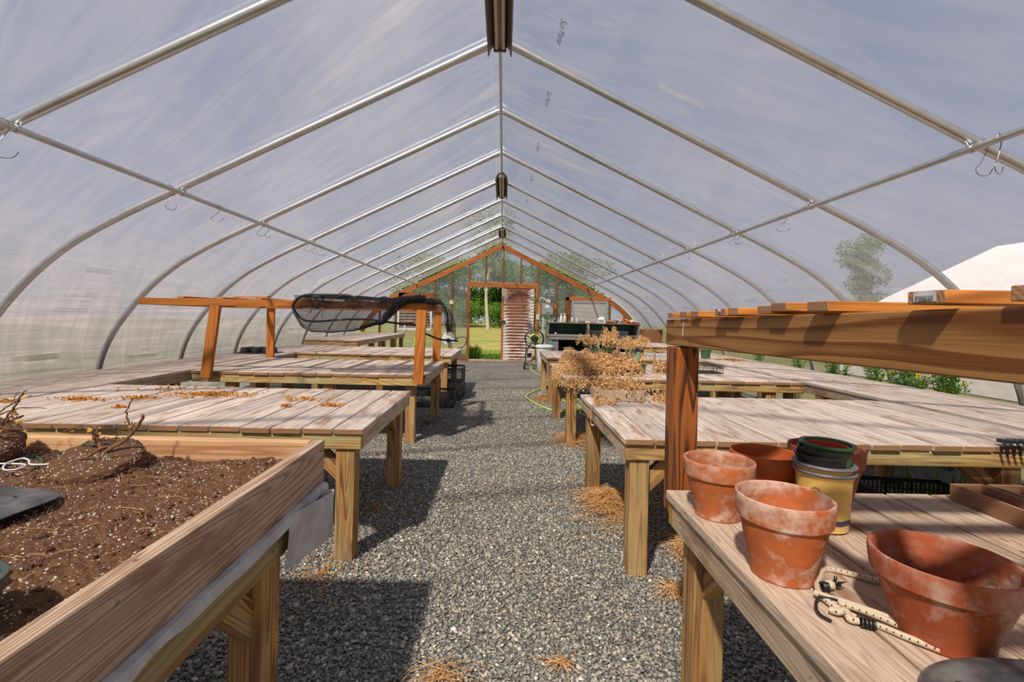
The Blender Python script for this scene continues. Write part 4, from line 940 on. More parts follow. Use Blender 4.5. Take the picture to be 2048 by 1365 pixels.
# ---- black crates left
def crate(loc, L, W, H, rz, lab, grp='black plastic crates beside the aisle'):
    t = thing('crate', loc, lab, 'crate', grp); mb = MB(); x, y, z = loc; c, s = L / 2, W / 2; tt = .008
    def wall(p0, p1):
        p0, p1 = V3(p0), V3(p1); d = (p1 - p0); n = max(6, int(d.length / .024)); dn = d.normalized()
        for zz, hh in ((.006, .012), (H - .012, .024), (H * .28, .006), (H * .5, .006), (H * .72, .006)):
            mb.beam(p0 + V3((0, 0, zz)), p1 + V3((0, 0, zz)), tt, hh)
        for k in range(n + 1): q = p0 + d * k / n; mb.beam(q, q + V3((0, 0, H - .01)), tt * .7, .007 if k % 6 else .016, up=dn)
        mb.beam(p0 + d * .5 + dn * -.06 + V3((0, 0, H * .86)), p0 + d * .5 + dn * .06 + V3((0, 0, H * .86)), tt * 1.3, .012)
    A = [(x - c, y - s, z), (x + c, y - s, z), (x + c, y + s, z), (x - c, y + s, z)]
    for k in range(4): wall(A[k], A[(k + 1) % 4])
    mb.build('crate_walls', M['black'], t, smooth=False); mb = MB()
    for k in range(int(L / .03)): xx = x - c + .03 * (k + .5); mb.box(xx - .006, xx + .006, y - s, y + s, z + .002, z + .010)
    for k in range(int(W / .04)): yy = y - s + .04 * (k + .5); mb.box(x - c, x + c, yy - .005, yy + .005, z + .002, z + .012)
    mb.build('crate_bottom', M['black'], t, smooth=False); t.rotation_euler = (0, 0, rz); return t
crate((-.90, 6.36, .003), .55, .34, .205, 0, 'low black plastic crate lying in front of the stacked crates on the left')
crate((-.76, 6.99, .003), .38, .54, .225, 0, 'lower of the two stacked black crates under the far left bench')
crate((-.76, 7.0, .232), .38, .54, .225, 0, 'upper of the two stacked black crates under the far left bench')
crate((2.42, 2.82, .003), .52, .34, .235, -.12, 'black plastic crate on the gravel under the second right bench', None)
if 'group' in bpy.data.objects['crate.003']: del bpy.data.objects['crate.003']['group']

# ---- black pocket tray on left side bench
t = thing('pocket_tray', (-3.26, 6.42, T), 'upturned black pocket tray on the left side bench', 'seed tray')
mb = MB()
zt_ = T + .012
for i in range(3):
    for j in range(2):
        cx, cy = -3.26 + (i - 1) * .145, 6.42 + (j - .5) * .14
        mb.lathe([(.066, zt_), (.062, zt_ + .03), (.052, zt_ + .062), (.045, zt_ + .066), (.030, zt_ + .060), (.0, zt_ + .058)], (cx, cy, 0), 14)
mb.build('pockets', M['black'], t); mb = MB()
mb.poly([(-3.51, 6.25, zt_ - .008), (-3.01, 6.25, zt_ - .008), (-3.01, 6.59, zt_ - .008), (-3.51, 6.59, zt_ - .008), (-3.51, 6.25, zt_ + .002), (-3.01, 6.25, zt_ + .002), (-3.01, 6.59, zt_ + .002), (-3.51, 6.59, zt_ + .002)], [[3, 2, 1, 0], [4, 5, 6, 7], [0, 1, 5, 4], [1, 2, 6, 5], [2, 3, 7, 6], [3, 0, 4, 7]])
mb.build('tray_rim', M['black'], t, smooth=False)
# twigs on left bench 4
for i_, (a, b) in enumerate((((-2.62, 6.66, T + .006), (-2.30, 7.35, T + .07)), ((-2.52, 6.72, T + .008), (-2.42, 7.7, T + .012)), ((-2.58, 6.60, T + .02), (-2.50, 6.56, T - .06)))):
    mb = MB(); P = [V3(a).lerp(V3(b), k / 6) + V3((R_(-.012, .012), 0, R_(0, .008))) for k in range(7)]; mb.tube(P, [.006 - .0006 * k for k in range(7)], 6)
    one(mb, 'dry_twig', M['twig'], a, ['thicker dry twig propped up on the far left bench', 'thin dry twig lying flat on the far left bench', 'short dry twig hanging over the edge of the far left bench'][i_], 'twig', 'twigs on the far left bench')
# weed on the gravel
mb = MB(); c = V3((-.80, 5.2, 0))
for k in range(16):
    a = R_(0, 6.28); L = R_(.05, .13); P = [c + V3((math.cos(a) * L * q, math.sin(a) * L * q, L * 1.1 * q * (1.25 - q * .7))) for q in (0, .3, .6, 1)]; mb.tube(P, [.002, .0017, .0013, .001], 5)
    for q in range(5): mb.leaf(P[3] + V3((R_(-.02, .02), R_(-.02, .02), R_(-.03, .01))), (R_(-1, 1), R_(-1, 1), R_(-.5, .5)), .02, .009)
t = one(mb, 'withered_weed', M['twig'], c, 'small withered weed growing from the gravel by the left crates', 'weed')

# ---- fan behind left bench 4
t = thing('pedestal_fan', (-1.20, 10.0, 0), 'round white fan on a stand at the far left end of the aisle', 'fan')
mb = MB(); mb.lathe([(.0, -.02), (.10, -.02), (.135, -.01), (.14, .0), (.135, .012), (.10, .02), (0, .022)], (-1.13, 10.0, .72), 36, axis=Matrix.Rotation(math.pi / 2, 3, 'X')); mb.build('fan_disc', M['white'], t)
mb = MB(); mb.lathe([(0, 0), (.045, 0), (.05, .03), (.03, .07), (0, .07)], (-1.13, 9.96, .69), 18, axis=Matrix.Rotation(math.pi / 2, 3, 'X')); mb.build('motor', M['black'], t)
mb = MB(); mb.tube([(-1.13, 10.03, 0.02), (-1.13, 10.03, .72)], .012, 10); mb.build('pole', M['wire'], t)
mb = MB(); mb.lathe([(.16, 0), (.16, .012), (.05, .03), (0, .03)], (-1.13, 10.03, 0), 24); mb.build('base', M['black'], t)

# floor leaves and straw
def straw(cx, cy, rx, ry, n, lab, h=.05, mat='strawl', name='straw_clump', z=.006, L0=.07, L1=.22):
    mb = MB()
    for k in range(n):
        a = R_(0, 6.28); q = abs(random.gauss(0, .5)); x, y = cx + rx * q * math.cos(a), cy + ry * q * math.sin(a); d = R_(0, 6.28); L = R_(L0, L1); hh = R_(0, h) * max(.1, 1 - q)
        P = [(x + math.cos(d + .5 * i / 3) * L * (i / 3 - .5), y + math.sin(d + .5 * i / 3) * L * (i / 3 - .5), z + hh + .02 * math.sin(i)) for i in range(4)]
        P = [(a_, b_, max(.004, c_)) for a_, b_, c_ in P]; mb.tube(P, R_(.0009, .0018), 3, caps=False)
    return one(mb, name, M[mat], (cx, cy, z), lab, 'straw', 'straw clumps on the gravel', 'stuff')
straw(.70, 3.02, .22, .32, 900, 'biggest clump of orange straw round the legs of the second right bench', .10)
straw(.72, 4.62, .22, .3, 550, 'straw clump at the legs of the bench with dried plants', .07)
straw(.62, 6.95, .2, .4, 350, 'straw clump beside the farthest right bench and the hose', .05)
straw(.98, 2.45, .14, .2, 200, 'straw behind the near right bench leg', .04)
straw(.78, 2.08, .10, .05, 60, 'tiny straw tuft on the gravel before the nearest right bench', .01)
straw(.22, 1.62, .07, .04, 26, 'few straw stems on the gravel at the bottom centre', .01, L1=.1)
straw(-.18, 1.55, .14, .08, 34, 'thin straw stems on the gravel at the lower left of the aisle', .01)
straw(1.3, 3.2, .5, .5, 500, 'straw under the second right bench', .04)
litter(-.80, 2.15, .25, .35, 260, 'orange leaf bits on gravel around the left bench leg', z=.012, sz=.6, grp='leaf litter on the gravel')
litter(-.75, 2.9, .35, .45, 200, 'orange leaf bits on gravel in the shade of the left bench', z=.012, sz=.6, grp='leaf litter on the gravel')
litter(.9, 5.2, .3, 1.6, 160, 'dry leaf bits on gravel beside the right bench legs', z=.012, sz=.7, grp='leaf litter on the gravel')
litter(.1, 2.2, .9, .9, 46, 'sparse leaf bits strewn over the aisle', z=.012, sz=.5, grp='leaf litter on the gravel')

# ================================================================== RIGHT: shelf with brown beam
t = thing('shelf_frame', (1.3, 1.2, .56), 'heavy brown timber shelf over the right pots, thin laths across its top', 'shelf frame')
mb = MB(); mb.beam((.605, .15, 1.168), (.605, 1.725, 1.1405), .040, .089); mb.build('aisle_beam', M['beam'], t, bevel=.003)
mb = MB(); mb.beam((.626, 1.700, 1.139), (2.45, 1.700, 1.139), .040, .089); mb.build('end_beam', M['beam'], t, bevel=.003)
mb = MB(); mb.beam((2.45, .15, 1.168), (2.45, 1.72, 1.139), .040, .089); mb.build('far_beam', M['beam'], t, bevel=.003)
mb = MB(); mb.beam((.611, 1.632, .535), (.611, 1.632, 1.094), .082, .080, up=(0, 1, 0)); mb.build('post', M['post'], t, bevel=.004)
mb = MB(); mb.beam((2.40, 1.638, .545), (2.40, 1.638, 1.097), .089, .086, up=(0, 1, 0)); mb.build('post', M['post'], t, bevel=.004)
def ztop(y): return 1.168 - (y - .15) * .0175 + .0455
for i_, (y, w, dz, tilt, x0) in enumerate(((.40, .06, 0, 0, .58), (.515, .06, 0, 0, .575), (.641, .058, .004, .001, .563), (.858, .058, -.004, 0, .560), (.99, .055, .006, .012, .566), (1.052, .062, -.002, 0, .572), (1.19, .055, -.001, 0, .568), (1.252, .060, 0, 0, .564), (1.445, .062, 0, 0, .574), (1.545, .06, .002, 0, .578), (1.66, .05, .001, 0, .576))):
    mb = MB(); z = ztop(y) + .0095 + dz * .4 + .001
    mb.beam((x0, y, z + .002), (2.5, y + R_(-.02, .02), z + .004), w, .018); o = mb.build('lath', M['slat'], t, bevel=.0015)
    if abs(y - .641) < .01 or abs(y - 1.252) < .01:
        m = MB(); wq = .036 if y < 1 else .02
        m.grid(lambda a, b: (x0 - .0012 - .0006 * math.sin(a * 7), y + wq * (.5 - a), z + .002 + .013 * (b - .5) + .002 * math.sin(3 * a)), 6, 2); lb = m.build('price_tag', M['white'], o); lb['label'] = 'crumpled white paper barcode tag stapled to a lath end'
        m = MB()
        for q in range(11): yy = y + wq * (.38 - .07 * q); m.poly([(x0 - .0022, yy, z - .0025), (x0 - .0022, yy - R_(.0005, .0014), z - .0025), (x0 - .0022, yy - .0010, z + .004), (x0 - .0022, yy, z + .004)], [[0, 1, 2, 3]])
        bc = m.build('barcode', M['black'], o, smooth=False)
m = MB(); m.tube([(.584, 1.555, 1.178), (.5835, 1.556, 1.165), (.584, 1.562, 1.15), (.5835, 1.560, 1.135)], .0012, 6); m.build('paint_drip', M['white'], t)
for (y, z) in ((1.706, 1.165), (1.706, 1.115)):
    m = MB(); m.blob((.5845, y, z), .001, .0035, .0035, 8); m.build('screw_head', M['wire'], t)

# ---- pots
tcm = [terracotta('terracotta_salted', (.56, .16, .045), salt=.78, seed=1), terracotta('terracotta_heavy_salt', (.56, .15, .04), salt=.92, seed=4.3), terracotta('terracotta_clean', (.60, .14, .03), salt=.05, seed=2.2), terracotta('terracotta_dark', (.42, .095, .03), salt=.55, seed=7.1), terracotta('terracotta_dull', (.34, .09, .04), salt=.2, seed=9)]
def pot(loc, R, H, mat, lab, rimh=.30, base=.62, soil=True, tilt=0):
    t = thing('terracotta_pot', loc, lab, 'flower pot'); x, y, z = loc; rb = R * base; w = R * .085; rh = H * rimh; mb = MB()
    def P(r, h, rim=0.0, inn=0): return (r, h), (rim, inn)
    rows = [(.001, .004, 0, 0), (rb * .9, .002, 0, 0), (rb, .0, 0, 0), (rb + .003, .004, 0, 0)]
    for k in range(1, 9): q = k / 8; rows.append((rb + (R * .90 - rb) * q, .004 + (H - rh - .004) * q, .25 if k < 3 else 0, 0))
    rows += [(R * .90, H - rh - .001, .2, 0), (R * .925, H - rh, .4, 0), (R * .965, H - rh + .004, .7, 0), (R * .975, H - rh + .012, .9, 0), (R * .995, H - .014, 1, 0), (R, H - .006, 1, 0), (R * .99, H - .001, 1, 0), (R * .955, H, 1, 0),
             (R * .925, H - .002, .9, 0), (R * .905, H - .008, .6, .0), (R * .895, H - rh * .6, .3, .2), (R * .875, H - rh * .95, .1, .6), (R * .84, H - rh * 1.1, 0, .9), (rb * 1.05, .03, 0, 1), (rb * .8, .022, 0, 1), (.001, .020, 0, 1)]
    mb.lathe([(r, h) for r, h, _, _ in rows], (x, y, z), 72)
    n = 72
    for fi, f in enumerate(mb.f):
        row = min(fi // n, len(rows) - 1); mb.at[fi] = (rows[row][2], rows[row][3])
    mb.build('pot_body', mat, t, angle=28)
    if soil:
        m = MB()
        for k in range(160):
            a = R_(0, 6.28); h = abs(random.gauss(0, .25)) ; h = min(h, .8); rr = rb + (R * .86 - rb) * h; m.blob((x + rr * math.cos(a), y + rr * math.sin(a), z + .022 + (H - rh * 1.2) * h), .0016, .0016, .0012, 5, .4)
        o = m.build('soil_crumbs', M['soil'], t, smooth=False); o['kind'] = 'stuff'
    return t
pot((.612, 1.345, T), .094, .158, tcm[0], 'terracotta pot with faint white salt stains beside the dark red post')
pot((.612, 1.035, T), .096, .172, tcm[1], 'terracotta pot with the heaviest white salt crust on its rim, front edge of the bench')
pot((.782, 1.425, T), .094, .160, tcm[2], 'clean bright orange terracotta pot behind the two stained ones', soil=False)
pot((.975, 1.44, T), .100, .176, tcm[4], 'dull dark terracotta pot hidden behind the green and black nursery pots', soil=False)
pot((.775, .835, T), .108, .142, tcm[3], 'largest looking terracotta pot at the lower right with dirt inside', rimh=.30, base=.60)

def plastic_pot(t, c, r0, r1, z0, z1, mat, name, lip=.006, n=56, ribs=0, tilt=0):
    mb = MB(); H = z1 - z0; rows = [(.001, z0 + .003), (r0 * .92, z0 + .002), (r0, z0 + .004), (r0 + .001, z0 + .012)]
    for k in range(1, 7): rows.append((r0 + (r1 - r0) * k / 7, z0 + H * k / 7))
    rows += [(r1, z1 - .014), (r1 + lip * .3, z1 - .012), (r1 + lip, z1 - .006), (r1 + lip, z1 - .001), (r1 + lip * .6, z1), (r1 - .002, z1 - .002), (r1 - .003, z1 - .02), (r0 - .002, z0 + .008), (.001, z0 + .007)]
    mb.lathe(rows, (c[0], c[1], 0), n)
    if tilt:
        A = Matrix.Rotation(tilt, 3, 'Y') @ Matrix.Rotation(tilt * .6, 3, 'X'); cc = V3((c[0], c[1], z0)); mb.v = [tuple(cc + A @ (V3(q) - cc)) for q in mb.v]
    return mb.build(name, mat, t)
yc = (.866, 1.285)
M['greyrim'] = plain('grey_pot_rim', (.16, .14, .16), .5)
t = thing('nursery_pot', (*yc, T), 'lower yellow plastic nursery pot with dark band near its base', 'nursery pot', 'stacked plastic nursery pots on the right bench')
plastic_pot(t, yc, .057, .066, T, T + .154, M['yellowp'], 'pot_body')
mb = MB(); mb.lathe([(.0665, T + .148), (.0725, T + .148), (.0745, T + .152), (.0725, T + .156), (.066, T + .155)], (*yc, 0), 56); mb.build('rim', M['greyrim'], t)
mb = MB()
for a0, a1 in ((-1.93, -.75), (-2.35, -2.0)):
    P = []
    for k in range(13):
        a = a0 + (a1 - a0) * k / 12
        for z in (.024, .037): r = .0572 + .009 * z / .146 + .0010; P.append((yc[0] + r * math.cos(a), yc[1] + r * math.sin(a), T + z + .001 * math.sin(k)))
    mb.poly(P, [[2 * k, 2 * k + 2, 2 * k + 3, 2 * k + 1] for k in range(12)])
mb.build('printed_band', M['navy'], t)
mb = MB(); ca = -2.42
for rr in (.008, .0105):
    P = [(yc[0] + .0655 * math.cos(ca + rr / .066 * math.cos(a)), yc[1] + .0655 * math.sin(ca + rr / .066 * math.cos(a)), T + .108 + rr * math.sin(a)) for a in [k * math.pi / 8 for k in range(16)]]
    mb.tube(P, .0005, 4, closed=True)
mb.build('recycling_mark', M['greyrim'], t)
t = thing('nursery_pot', (*yc, T + .012), 'upper yellow plastic nursery pot, only its grey rim showing above the lower one', 'nursery pot', 'stacked plastic nursery pots on the right bench')
plastic_pot(t, yc, .053, .063, T + .011, T + .168, M['yellowp'], 'pot_body', lip=.004)
mb = MB(); mb.lathe([(.064, T + .164), (.0725, T + .165), (.0745, T + .169), (.0725, T + .173), (.063, T + .173), (.0625, T + .16)], (*yc, 0), 56); mb.build('rim', M['greyrim'], t)
for i_, (z1_, r, lp, m_, lab) in enumerate(((.196, .0585, .004, M['black'], 'lower black nursery pot standing inside the yellow pots'), (.212, .0600, .004, M['black'], 'upper black nursery pot with ribbed rim inside the yellow stack'), (.226, .0570, .008, M['greenp'], 'dark green nursery pot on top of the stack'))):
    t = thing('nursery_pot', (*yc, T + .02 + .014 * i_), lab, 'nursery pot', 'stacked plastic nursery pots on the right bench')
    plastic_pot(t, (yc[0] - .003 + .003 * i_, yc[1]), .046, r, T + .03 + .014 * i_, T + z1_, m_, 'pot_body', lip=lp, tilt=.02 * (i_ - 1))
t = thing('nursery_pot', (yc[0] + .006, yc[1], T + .12), 'red plastic pot liner glimpsed inside the green pot on top of the stack', 'nursery pot', 'stacked plastic nursery pots on the right bench')
plastic_pot(t, (yc[0] + .004, yc[1]), .042, .051, T + .115, T + .218, M['redp'], 'pot_body', lip=.001)

# stone behind the big pot
mb = MB(); mb.blob((.905, .79, T + .016), .022, .018, .016, 16, .05); one(mb, 'pebble', plain('greenish_stone', (.42, .42, .30), .7), (.905, .79, T), 'small rounded greenish stone behind the lowest right pot', 'stone')
# ---- bungee cord
t = thing('bungee_cord', (.67, .93, T), 'beige bungee cord with black flecks coiled beside the large pot', 'bungee cord')
z0 = T + .0065
for nm, L in (('cord', [(0.89, 1.0), (.843, 1.018), (.795, 1.001), (.761, 1.024), (.728, 1.048), (.708, 1.045), (.681, 1.013), (.650, .978), (.635, .945), (.635, .915), (.648, .891), (.664, .867), (.684, .850), (.70, .824), (.73, .79)]),
              ('cord', [(.630, .936), (.648, .912), (.672, .893), (.694, .874), (.714, .851), (.74, .82)]), ('cord', [(.623, .943), (.640, .922), (.66, .908), (.688, .886), (.714, .866), (.74, .84)])):
    i_ = len([o for o in COL.objects if o.parent == t]); mb = MB(); mb.tube(catmull([(x, y, z0 + .003 * i_ + .002 * math.sin(k)) for k, (x, y) in enumerate(L)], 8), .0058, 10); mb.build(nm, M['bungee'], t)
mb = MB(); mb.tube(catmull([(.618, .892, z0 + .004), (.627, .884, z0 + .005), (.642, .884, z0 + .006), (.636, .866, z0 + .003), (.648, .861, z0 + .003)], 8), .0062, 10); mb.build('looped_end', M['bungee'], t)
mb = MB(); mb.tube(catmull([(.603, .866, z0 - .002), (.593, .883, z0), (.600, .904, z0 + .002), (.617, .925, z0 + .005), (.632, .925, z0 + .008), (.645, .91, z0 + .01)], 8), .0028, 8); mb.build('hook', M['black'], t)
mb = MB(); P = []
for k in range(60): a = k / 59 * 2 * math.pi * 4.5; q = k / 59; P.append((.648 + .024 * q + .0 + .0055 * math.sin(a) * .5, .861 - .010 * q + .008 * math.sin(a), z0 + .001 + .009 * math.cos(a)))
P = [(a, b, max(T + .003, c)) for a, b, c in P]; mb.tube(P, .0024, 7); mb.build('wire_crimp', M['black'], t)
mb = MB(); P = []
for k in range(40): a = k / 39 * 2 * math.pi * 3; q = k / 39; P.append((.655 + .012 * q, .972 + .007 * math.sin(a), z0 + .002 + .008 * math.cos(a)))
mb.tube([(a, b, max(T + .003, c)) for a, b, c in P], .0024, 7); mb.build('wire_crimp', M['black'], t)
mb = MB(); mb.blob((.673, .975, z0 + .004), .012, .010, .009, 10, .15); mb.build('cord_knot', M['bungee'], t)
mb = MB()
for k in range(30): mb.tube([(.683, .975, z0 + .004), (.683 + R_(.004, .018), .975 + R_(-.015, .015), z0 + R_(-.003, .018))], .0008, 4)
mb.build('frayed_end', M['black'], t)
# ---- moulded dark piece at the bottom right
t = thing('moulded_plastic_tray', (.80, .66, T), 'dark grey moulded plastic piece with a hole, bottom right corner', 'moulded plastic piece')
mb = MB()
def mold(a, b):
    u, v = a * 2 - 1, b * 2 - 1; n_ = 3.2; k = max(abs(u), abs(v), 1e-6); L = (abs(u) ** n_ + abs(v) ** n_) ** (1 / n_) or 1; s_ = k / L
    x, y = u * s_ * .155, v * s_ * .085; e_ = min(1, (1 - k) / .30); h = .034 * math.sin(e_ * math.pi / 2) ** .7 + .008 * math.exp(-((u + .1) ** 2 + (v - .2) ** 2) / .15) - .014 * math.exp(-((u + .72) ** 2 / .015 + (v - .18) ** 2 / .08)) - .012 * math.exp(-((u - .35 - .3 * v) ** 2) / .012) - .010 * math.exp(-((u - .75 - .3 * v) ** 2) / .01)
    return (.785 + x, .668 + y + .03 * u * -.3, T + .002 + h)
mb.grid(mold, 90, 60); mb.build('tray_body', M['greyp'], t, angle=80)
q = mold(.135, .60); m = MB(); m.lathe([(.0085, 0), (.0085, .002), (.006, .002), (.006, 0)], (q[0], q[1], q[2]), 20); m.lathe([(.0001, .0008), (.006, .0008)], (q[0], q[1], q[2]), 20); m.build('hole_rim', M['black'], t)
for (a0, a1) in (((.55, .9), (.72, .1)), ((.78, .95), (.95, .2))):
    m = MB(); m.tube([V3(mold(a0[0] + (a1[0] - a0[0]) * k / 8, a0[1] + (a1[1] - a0[1]) * k / 8)) + V3((0, 0, .001)) for k in range(9)], .0008, 5); m.build('root_hair', M['white'], t)
# ---- long wooden boxes
def flat_box(x0, x1, y0, y1, h, lab):
    t = thing('flower_box', ((x0 + x1) / 2, (y0 + y1) / 2, T), lab, 'wooden box', 'old wooden flower boxes on the right bench')
    w = .011
    for a in ((x0, x0 + w, y0, y1), (x1 - w, x1, y0, y1)): mb = MB(); mb.box(a[0], a[1], a[2], a[3], T + .001, T + h); mb.build('side_board', M['old'], t, bevel=.0015)
    for a in ((y0, y0 + w), (y1 - w, y1)): mb = MB(); mb.box(x0 + w, x1 - w, a[0], a[1], T + .001, T + h); mb.build('end_board', M['old'], t, bevel=.0015)
    mb = MB(); mb.box(x0 + w, x1 - w, y0 + w, y1 - w, T + .001, T + .010); mb.build('bottom_board', M['old'], t)
flat_box(1.405, 1.505, .92, 1.50, .052, 'old brown wooden flower box, the one nearer the pots')
flat_box(1.525, 1.63, .90, 1.505, .050, 'old brown wooden flower box, the one at the right picture edge')
# dark tray corner on bench 2 right edge
t = thing('seed_tray', (2.40, 2.16, T), 'black seed tray corner hanging over the bench edge at the right picture border', 'seed tray')
mb = MB(); mb.box(2.27, 2.6, 2.16, 2.20, T + .02, T + .035)
for k in range(10): mb.tube([(2.27 + .03 * k, 2.18, T + .035), (2.262 + .03 * k, 2.15, T + .012), (2.275 + .03 * k, 2.155, T - .03)], .006, 6)
mb.build('tray_body', M['black'], t)
# black net on the floor
mb = MB(); mb.grid(lambda a, b: (.80 + .32 * (a - .5), 1.32 + .26 * (b - .5), .02 + .13 * math.sin(math.pi * a) * math.sin(math.pi * b) + .025 * fnoise(a * 5, b * 5, 1) + .012 * fnoise(a * 15, b * 15, 1)), 50, 50)
mb.uv = [[(a * .25, b * .25) for a, b in q] for q in mb.uv]
t = thing('shade_net', (.80, 1.32, 0), 'small heap of black netting on the gravel under the nearest right bench', 'netting')
mb.build('net_heap', M['net'], t); mb = MB(); mb.grid(lambda a, b: (.80 + .28 * (a - .5), 1.32 + .22 * (b - .5), .012 + .12 * math.sin(math.pi * a) * math.sin(math.pi * b) + .02 * fnoise(a * 6, b * 5, 4)), 40, 40); mb.build('net_core', M['blackr'], t)
mb = MB(); mb.tube([(.80 + .155 * math.cos(a) + .01 * math.sin(5 * a), 1.32 + .12 * math.sin(a), .035 + .02 * math.sin(3 * a)) for a in [k * .26 for k in range(24)]], .012, 8, closed=True); mb.build('net_hem', M['blackr'], t)

# ================================================================== dried plants
def foliage(mb, c, r, h, n, droop=.5, L=(.018, .038), spread=1.0):
    c = V3(c)
    for k in range(n):
        a = R_(0, 6.28); q = math.sqrt(R_(0, 1)); zz = R_(0, 1) ** .8
        p = c + V3((r * q * math.cos(a) * (1 - .3 * zz), r * q * math.sin(a) * (1 - .3 * zz), h * zz * (1.05 - .4 * q)))
        l = R_(*L); mb.leaf(p, (R_(-1, 1), R_(-1, 1), R_(-1, 1) - droop), l, l * R_(.3, .6), R_(.2, .8))
def dried_plant(c, r, h, n, potc, lab, grp, potm='black', ph=.075, pr=.045, stems=9, cat='dried plant', tall=False, z=T):
    t = thing('dried_plant', (c[0], c[1], z), lab, cat, grp)
    if pr: plastic_pot(t, c, pr * .8, pr, z + .001, z + ph, M[potm], 'pot', lip=.003, n=20)
    mb = MB(); top = z + ph * .9
    tips = []
    for k in range(stems):
        a = R_(0, 6.28); q = R_(.2, 1) * r; hh = h * R_(.6, 1.0); P = catmull([(c[0] + .01 * math.cos(a), c[1] + .01 * math.sin(a), top - .01), (c[0] + q * .35 * math.cos(a), c[1] + q * .35 * math.sin(a), top + hh * .6), (c[0] + q * .8 * math.cos(a), c[1] + q * .8 * math.sin(a), top + hh * (.98 if tall else .8)), (c[0] + q * 1.1 * math.cos(a), c[1] + q * 1.1 * math.sin(a), top + hh * (.55 if tall else .6))], 4)
        mb.tube(P, .0018, 4, caps=False); tips += P[4:]
    mb.build('stems', M['straw'], t)
    m = MB()
    if tall:
        for k in range(n): p = random.choice(tips); l = R_(.02, .05); m.leaf(p + V3((R_(-.02, .02), R_(-.02, .02), R_(-.07, .02))), (R_(-.4, .4), R_(-.4, .4), -1), l, l * .35, .4)
    else: foliage(m, (c[0], c[1], top - .045), r, h + .03, n)
    m.build('dry_foliage', M['dead'], t, smooth=False)
    return t
g1 = 'dried seedlings massed on the right bench'
names = ['at the left front corner', 'second in the front row', 'third in the front row', 'at the right end of the front row', 'at the left of the middle row', 'second in the middle row', 'third in the middle row', 'at the right of the middle row', 'at the left of the back row', 'second in the back row', 'third in the back row', 'at the right of the back row']
k_ = 0
for j in range(3):
    for i in range(4):
        c = (.72 + i * .175 + R_(-.02, .02), 4.68 + j * .26 + R_(-.02, .02))
        dried_plant(c, .135, R_(.10, .15) + .03 * j, 760, None, 'dried seedlings, %s of the tan mass' % names[k_], g1, ph=.055, pr=.06); k_ += 1
# overhanging tangle at the aisle corner
mb = MB(); t = thing('dried_vine', (.63, 4.5, T), 'dried vine tumbling over the aisle corner of the plant covered bench', 'dried vine')
for k in range(34):
    x = R_(.58, 1.05); P = catmull([(x + .05, 4.62, T + .05), (x, 4.47, T + R_(.05, .12)), (x - R_(0, .06), 4.37, T + R_(-.03, .03)), (x - R_(-.02, .08), 4.34, T - R_(.03, .14))], 4); mb.tube(P, .0018, 4, caps=False)
for k in range(16):
    y = R_(4.5, 5.2); P = catmull([(.66, y, T + .06), (.57, y, T + .05), (.535, y - .02, T - .02), (.53, y - .04, T - R_(.04, .12))], 4); mb.tube(P, .0018, 4, caps=False)
mb.build('stems', M['straw'], t); m = MB()
for k in range(420):
    if k % 2: p = (R_(.56, 1.1), R_(4.33, 4.4), T + R_(-.14, .05) * R_(.2, 1))
    else: p = (R_(.52, .60), R_(4.4, 5.25), T + R_(-.10, .06))
    m.leaf(p, (R_(-1, 1), R_(-1, 1), -1), R_(.015, .04), R_(.006, .014), .4)
m.build('dry_foliage', M['dead'], t, smooth=False)
# taller withered plants on the farthest bench
g2 = 'tall withered plants on the farthest right bench'
for i_, (x, y, r, h, lab) in enumerate(((1.36, 7.6, .18, .22, 'tall withered plant with hanging leaves, leftmost of the back group'), (1.55, 7.2, .19, .24, 'tall withered plant drooping in the middle of the back group'), (1.72, 7.75, .15, .34, 'highest withered plant, its brown spike rising before the right black chair'), (1.86, 7.0, .20, .22, 'broad withered plant near the right end of the back group'), (2.1, 7.4, .18, .22, 'withered plant at the right end of the back group'))):
    dried_plant((x, y), r, h, 430, None, lab, g2, potm='greenp' if i_ % 2 else 'black', ph=.12, pr=.075, stems=14, tall=True)
# back dark green trays and pots
for i_, (x, y, w, d, h, z, m_, lab) in enumerate(((1.42, 7.05, .34, .26, .06, T, 'greenp', 'bottom dark green plastic tray of the small stack on the far right bench'), (1.40, 7.07, .28, .22, .05, T + .062, 'greenp', 'upper dark green plastic tray of the small stack on the far right bench'), (1.20, 6.95, .26, .26, .05, T, 'greenp', 'dark green flat tray just left of the stacked ones'))):
    t = thing('plant_tray', (x, y, z), lab, 'plant tray', 'dark green plant trays on the far right bench'); mb = MB(); w2, d2 = w / 2, d / 2
    mb.box(x - w2, x + w2, y - d2, y + d2, z + .001, z + .007)
    for a in ((x - w2, x - w2 + .006, y - d2, y + d2), (x + w2 - .006, x + w2, y - d2, y + d2), (x - w2, x + w2, y - d2, y - d2 + .006), (x - w2, x + w2, y + d2 - .006, y + d2)): mb.box(a[0], a[1], a[2], a[3], z + .001, z + h)
    for a in ((x - w2 - .008, x - w2 + .006, y - d2 - .008, y + d2 + .008), (x + w2 - .006, x + w2 + .008, y - d2 - .008, y + d2 + .008), (x - w2, x + w2, y - d2 - .008, y - d2 + .006), (x - w2, x + w2, y + d2 - .006, y + d2 + .008)): mb.box(a[0], a[1], a[2], a[3], z + h - .005, z + h)
    mb.build('tray_body', M[m_], t, smooth=False)
g3 = 'small pots beside the dried plants'
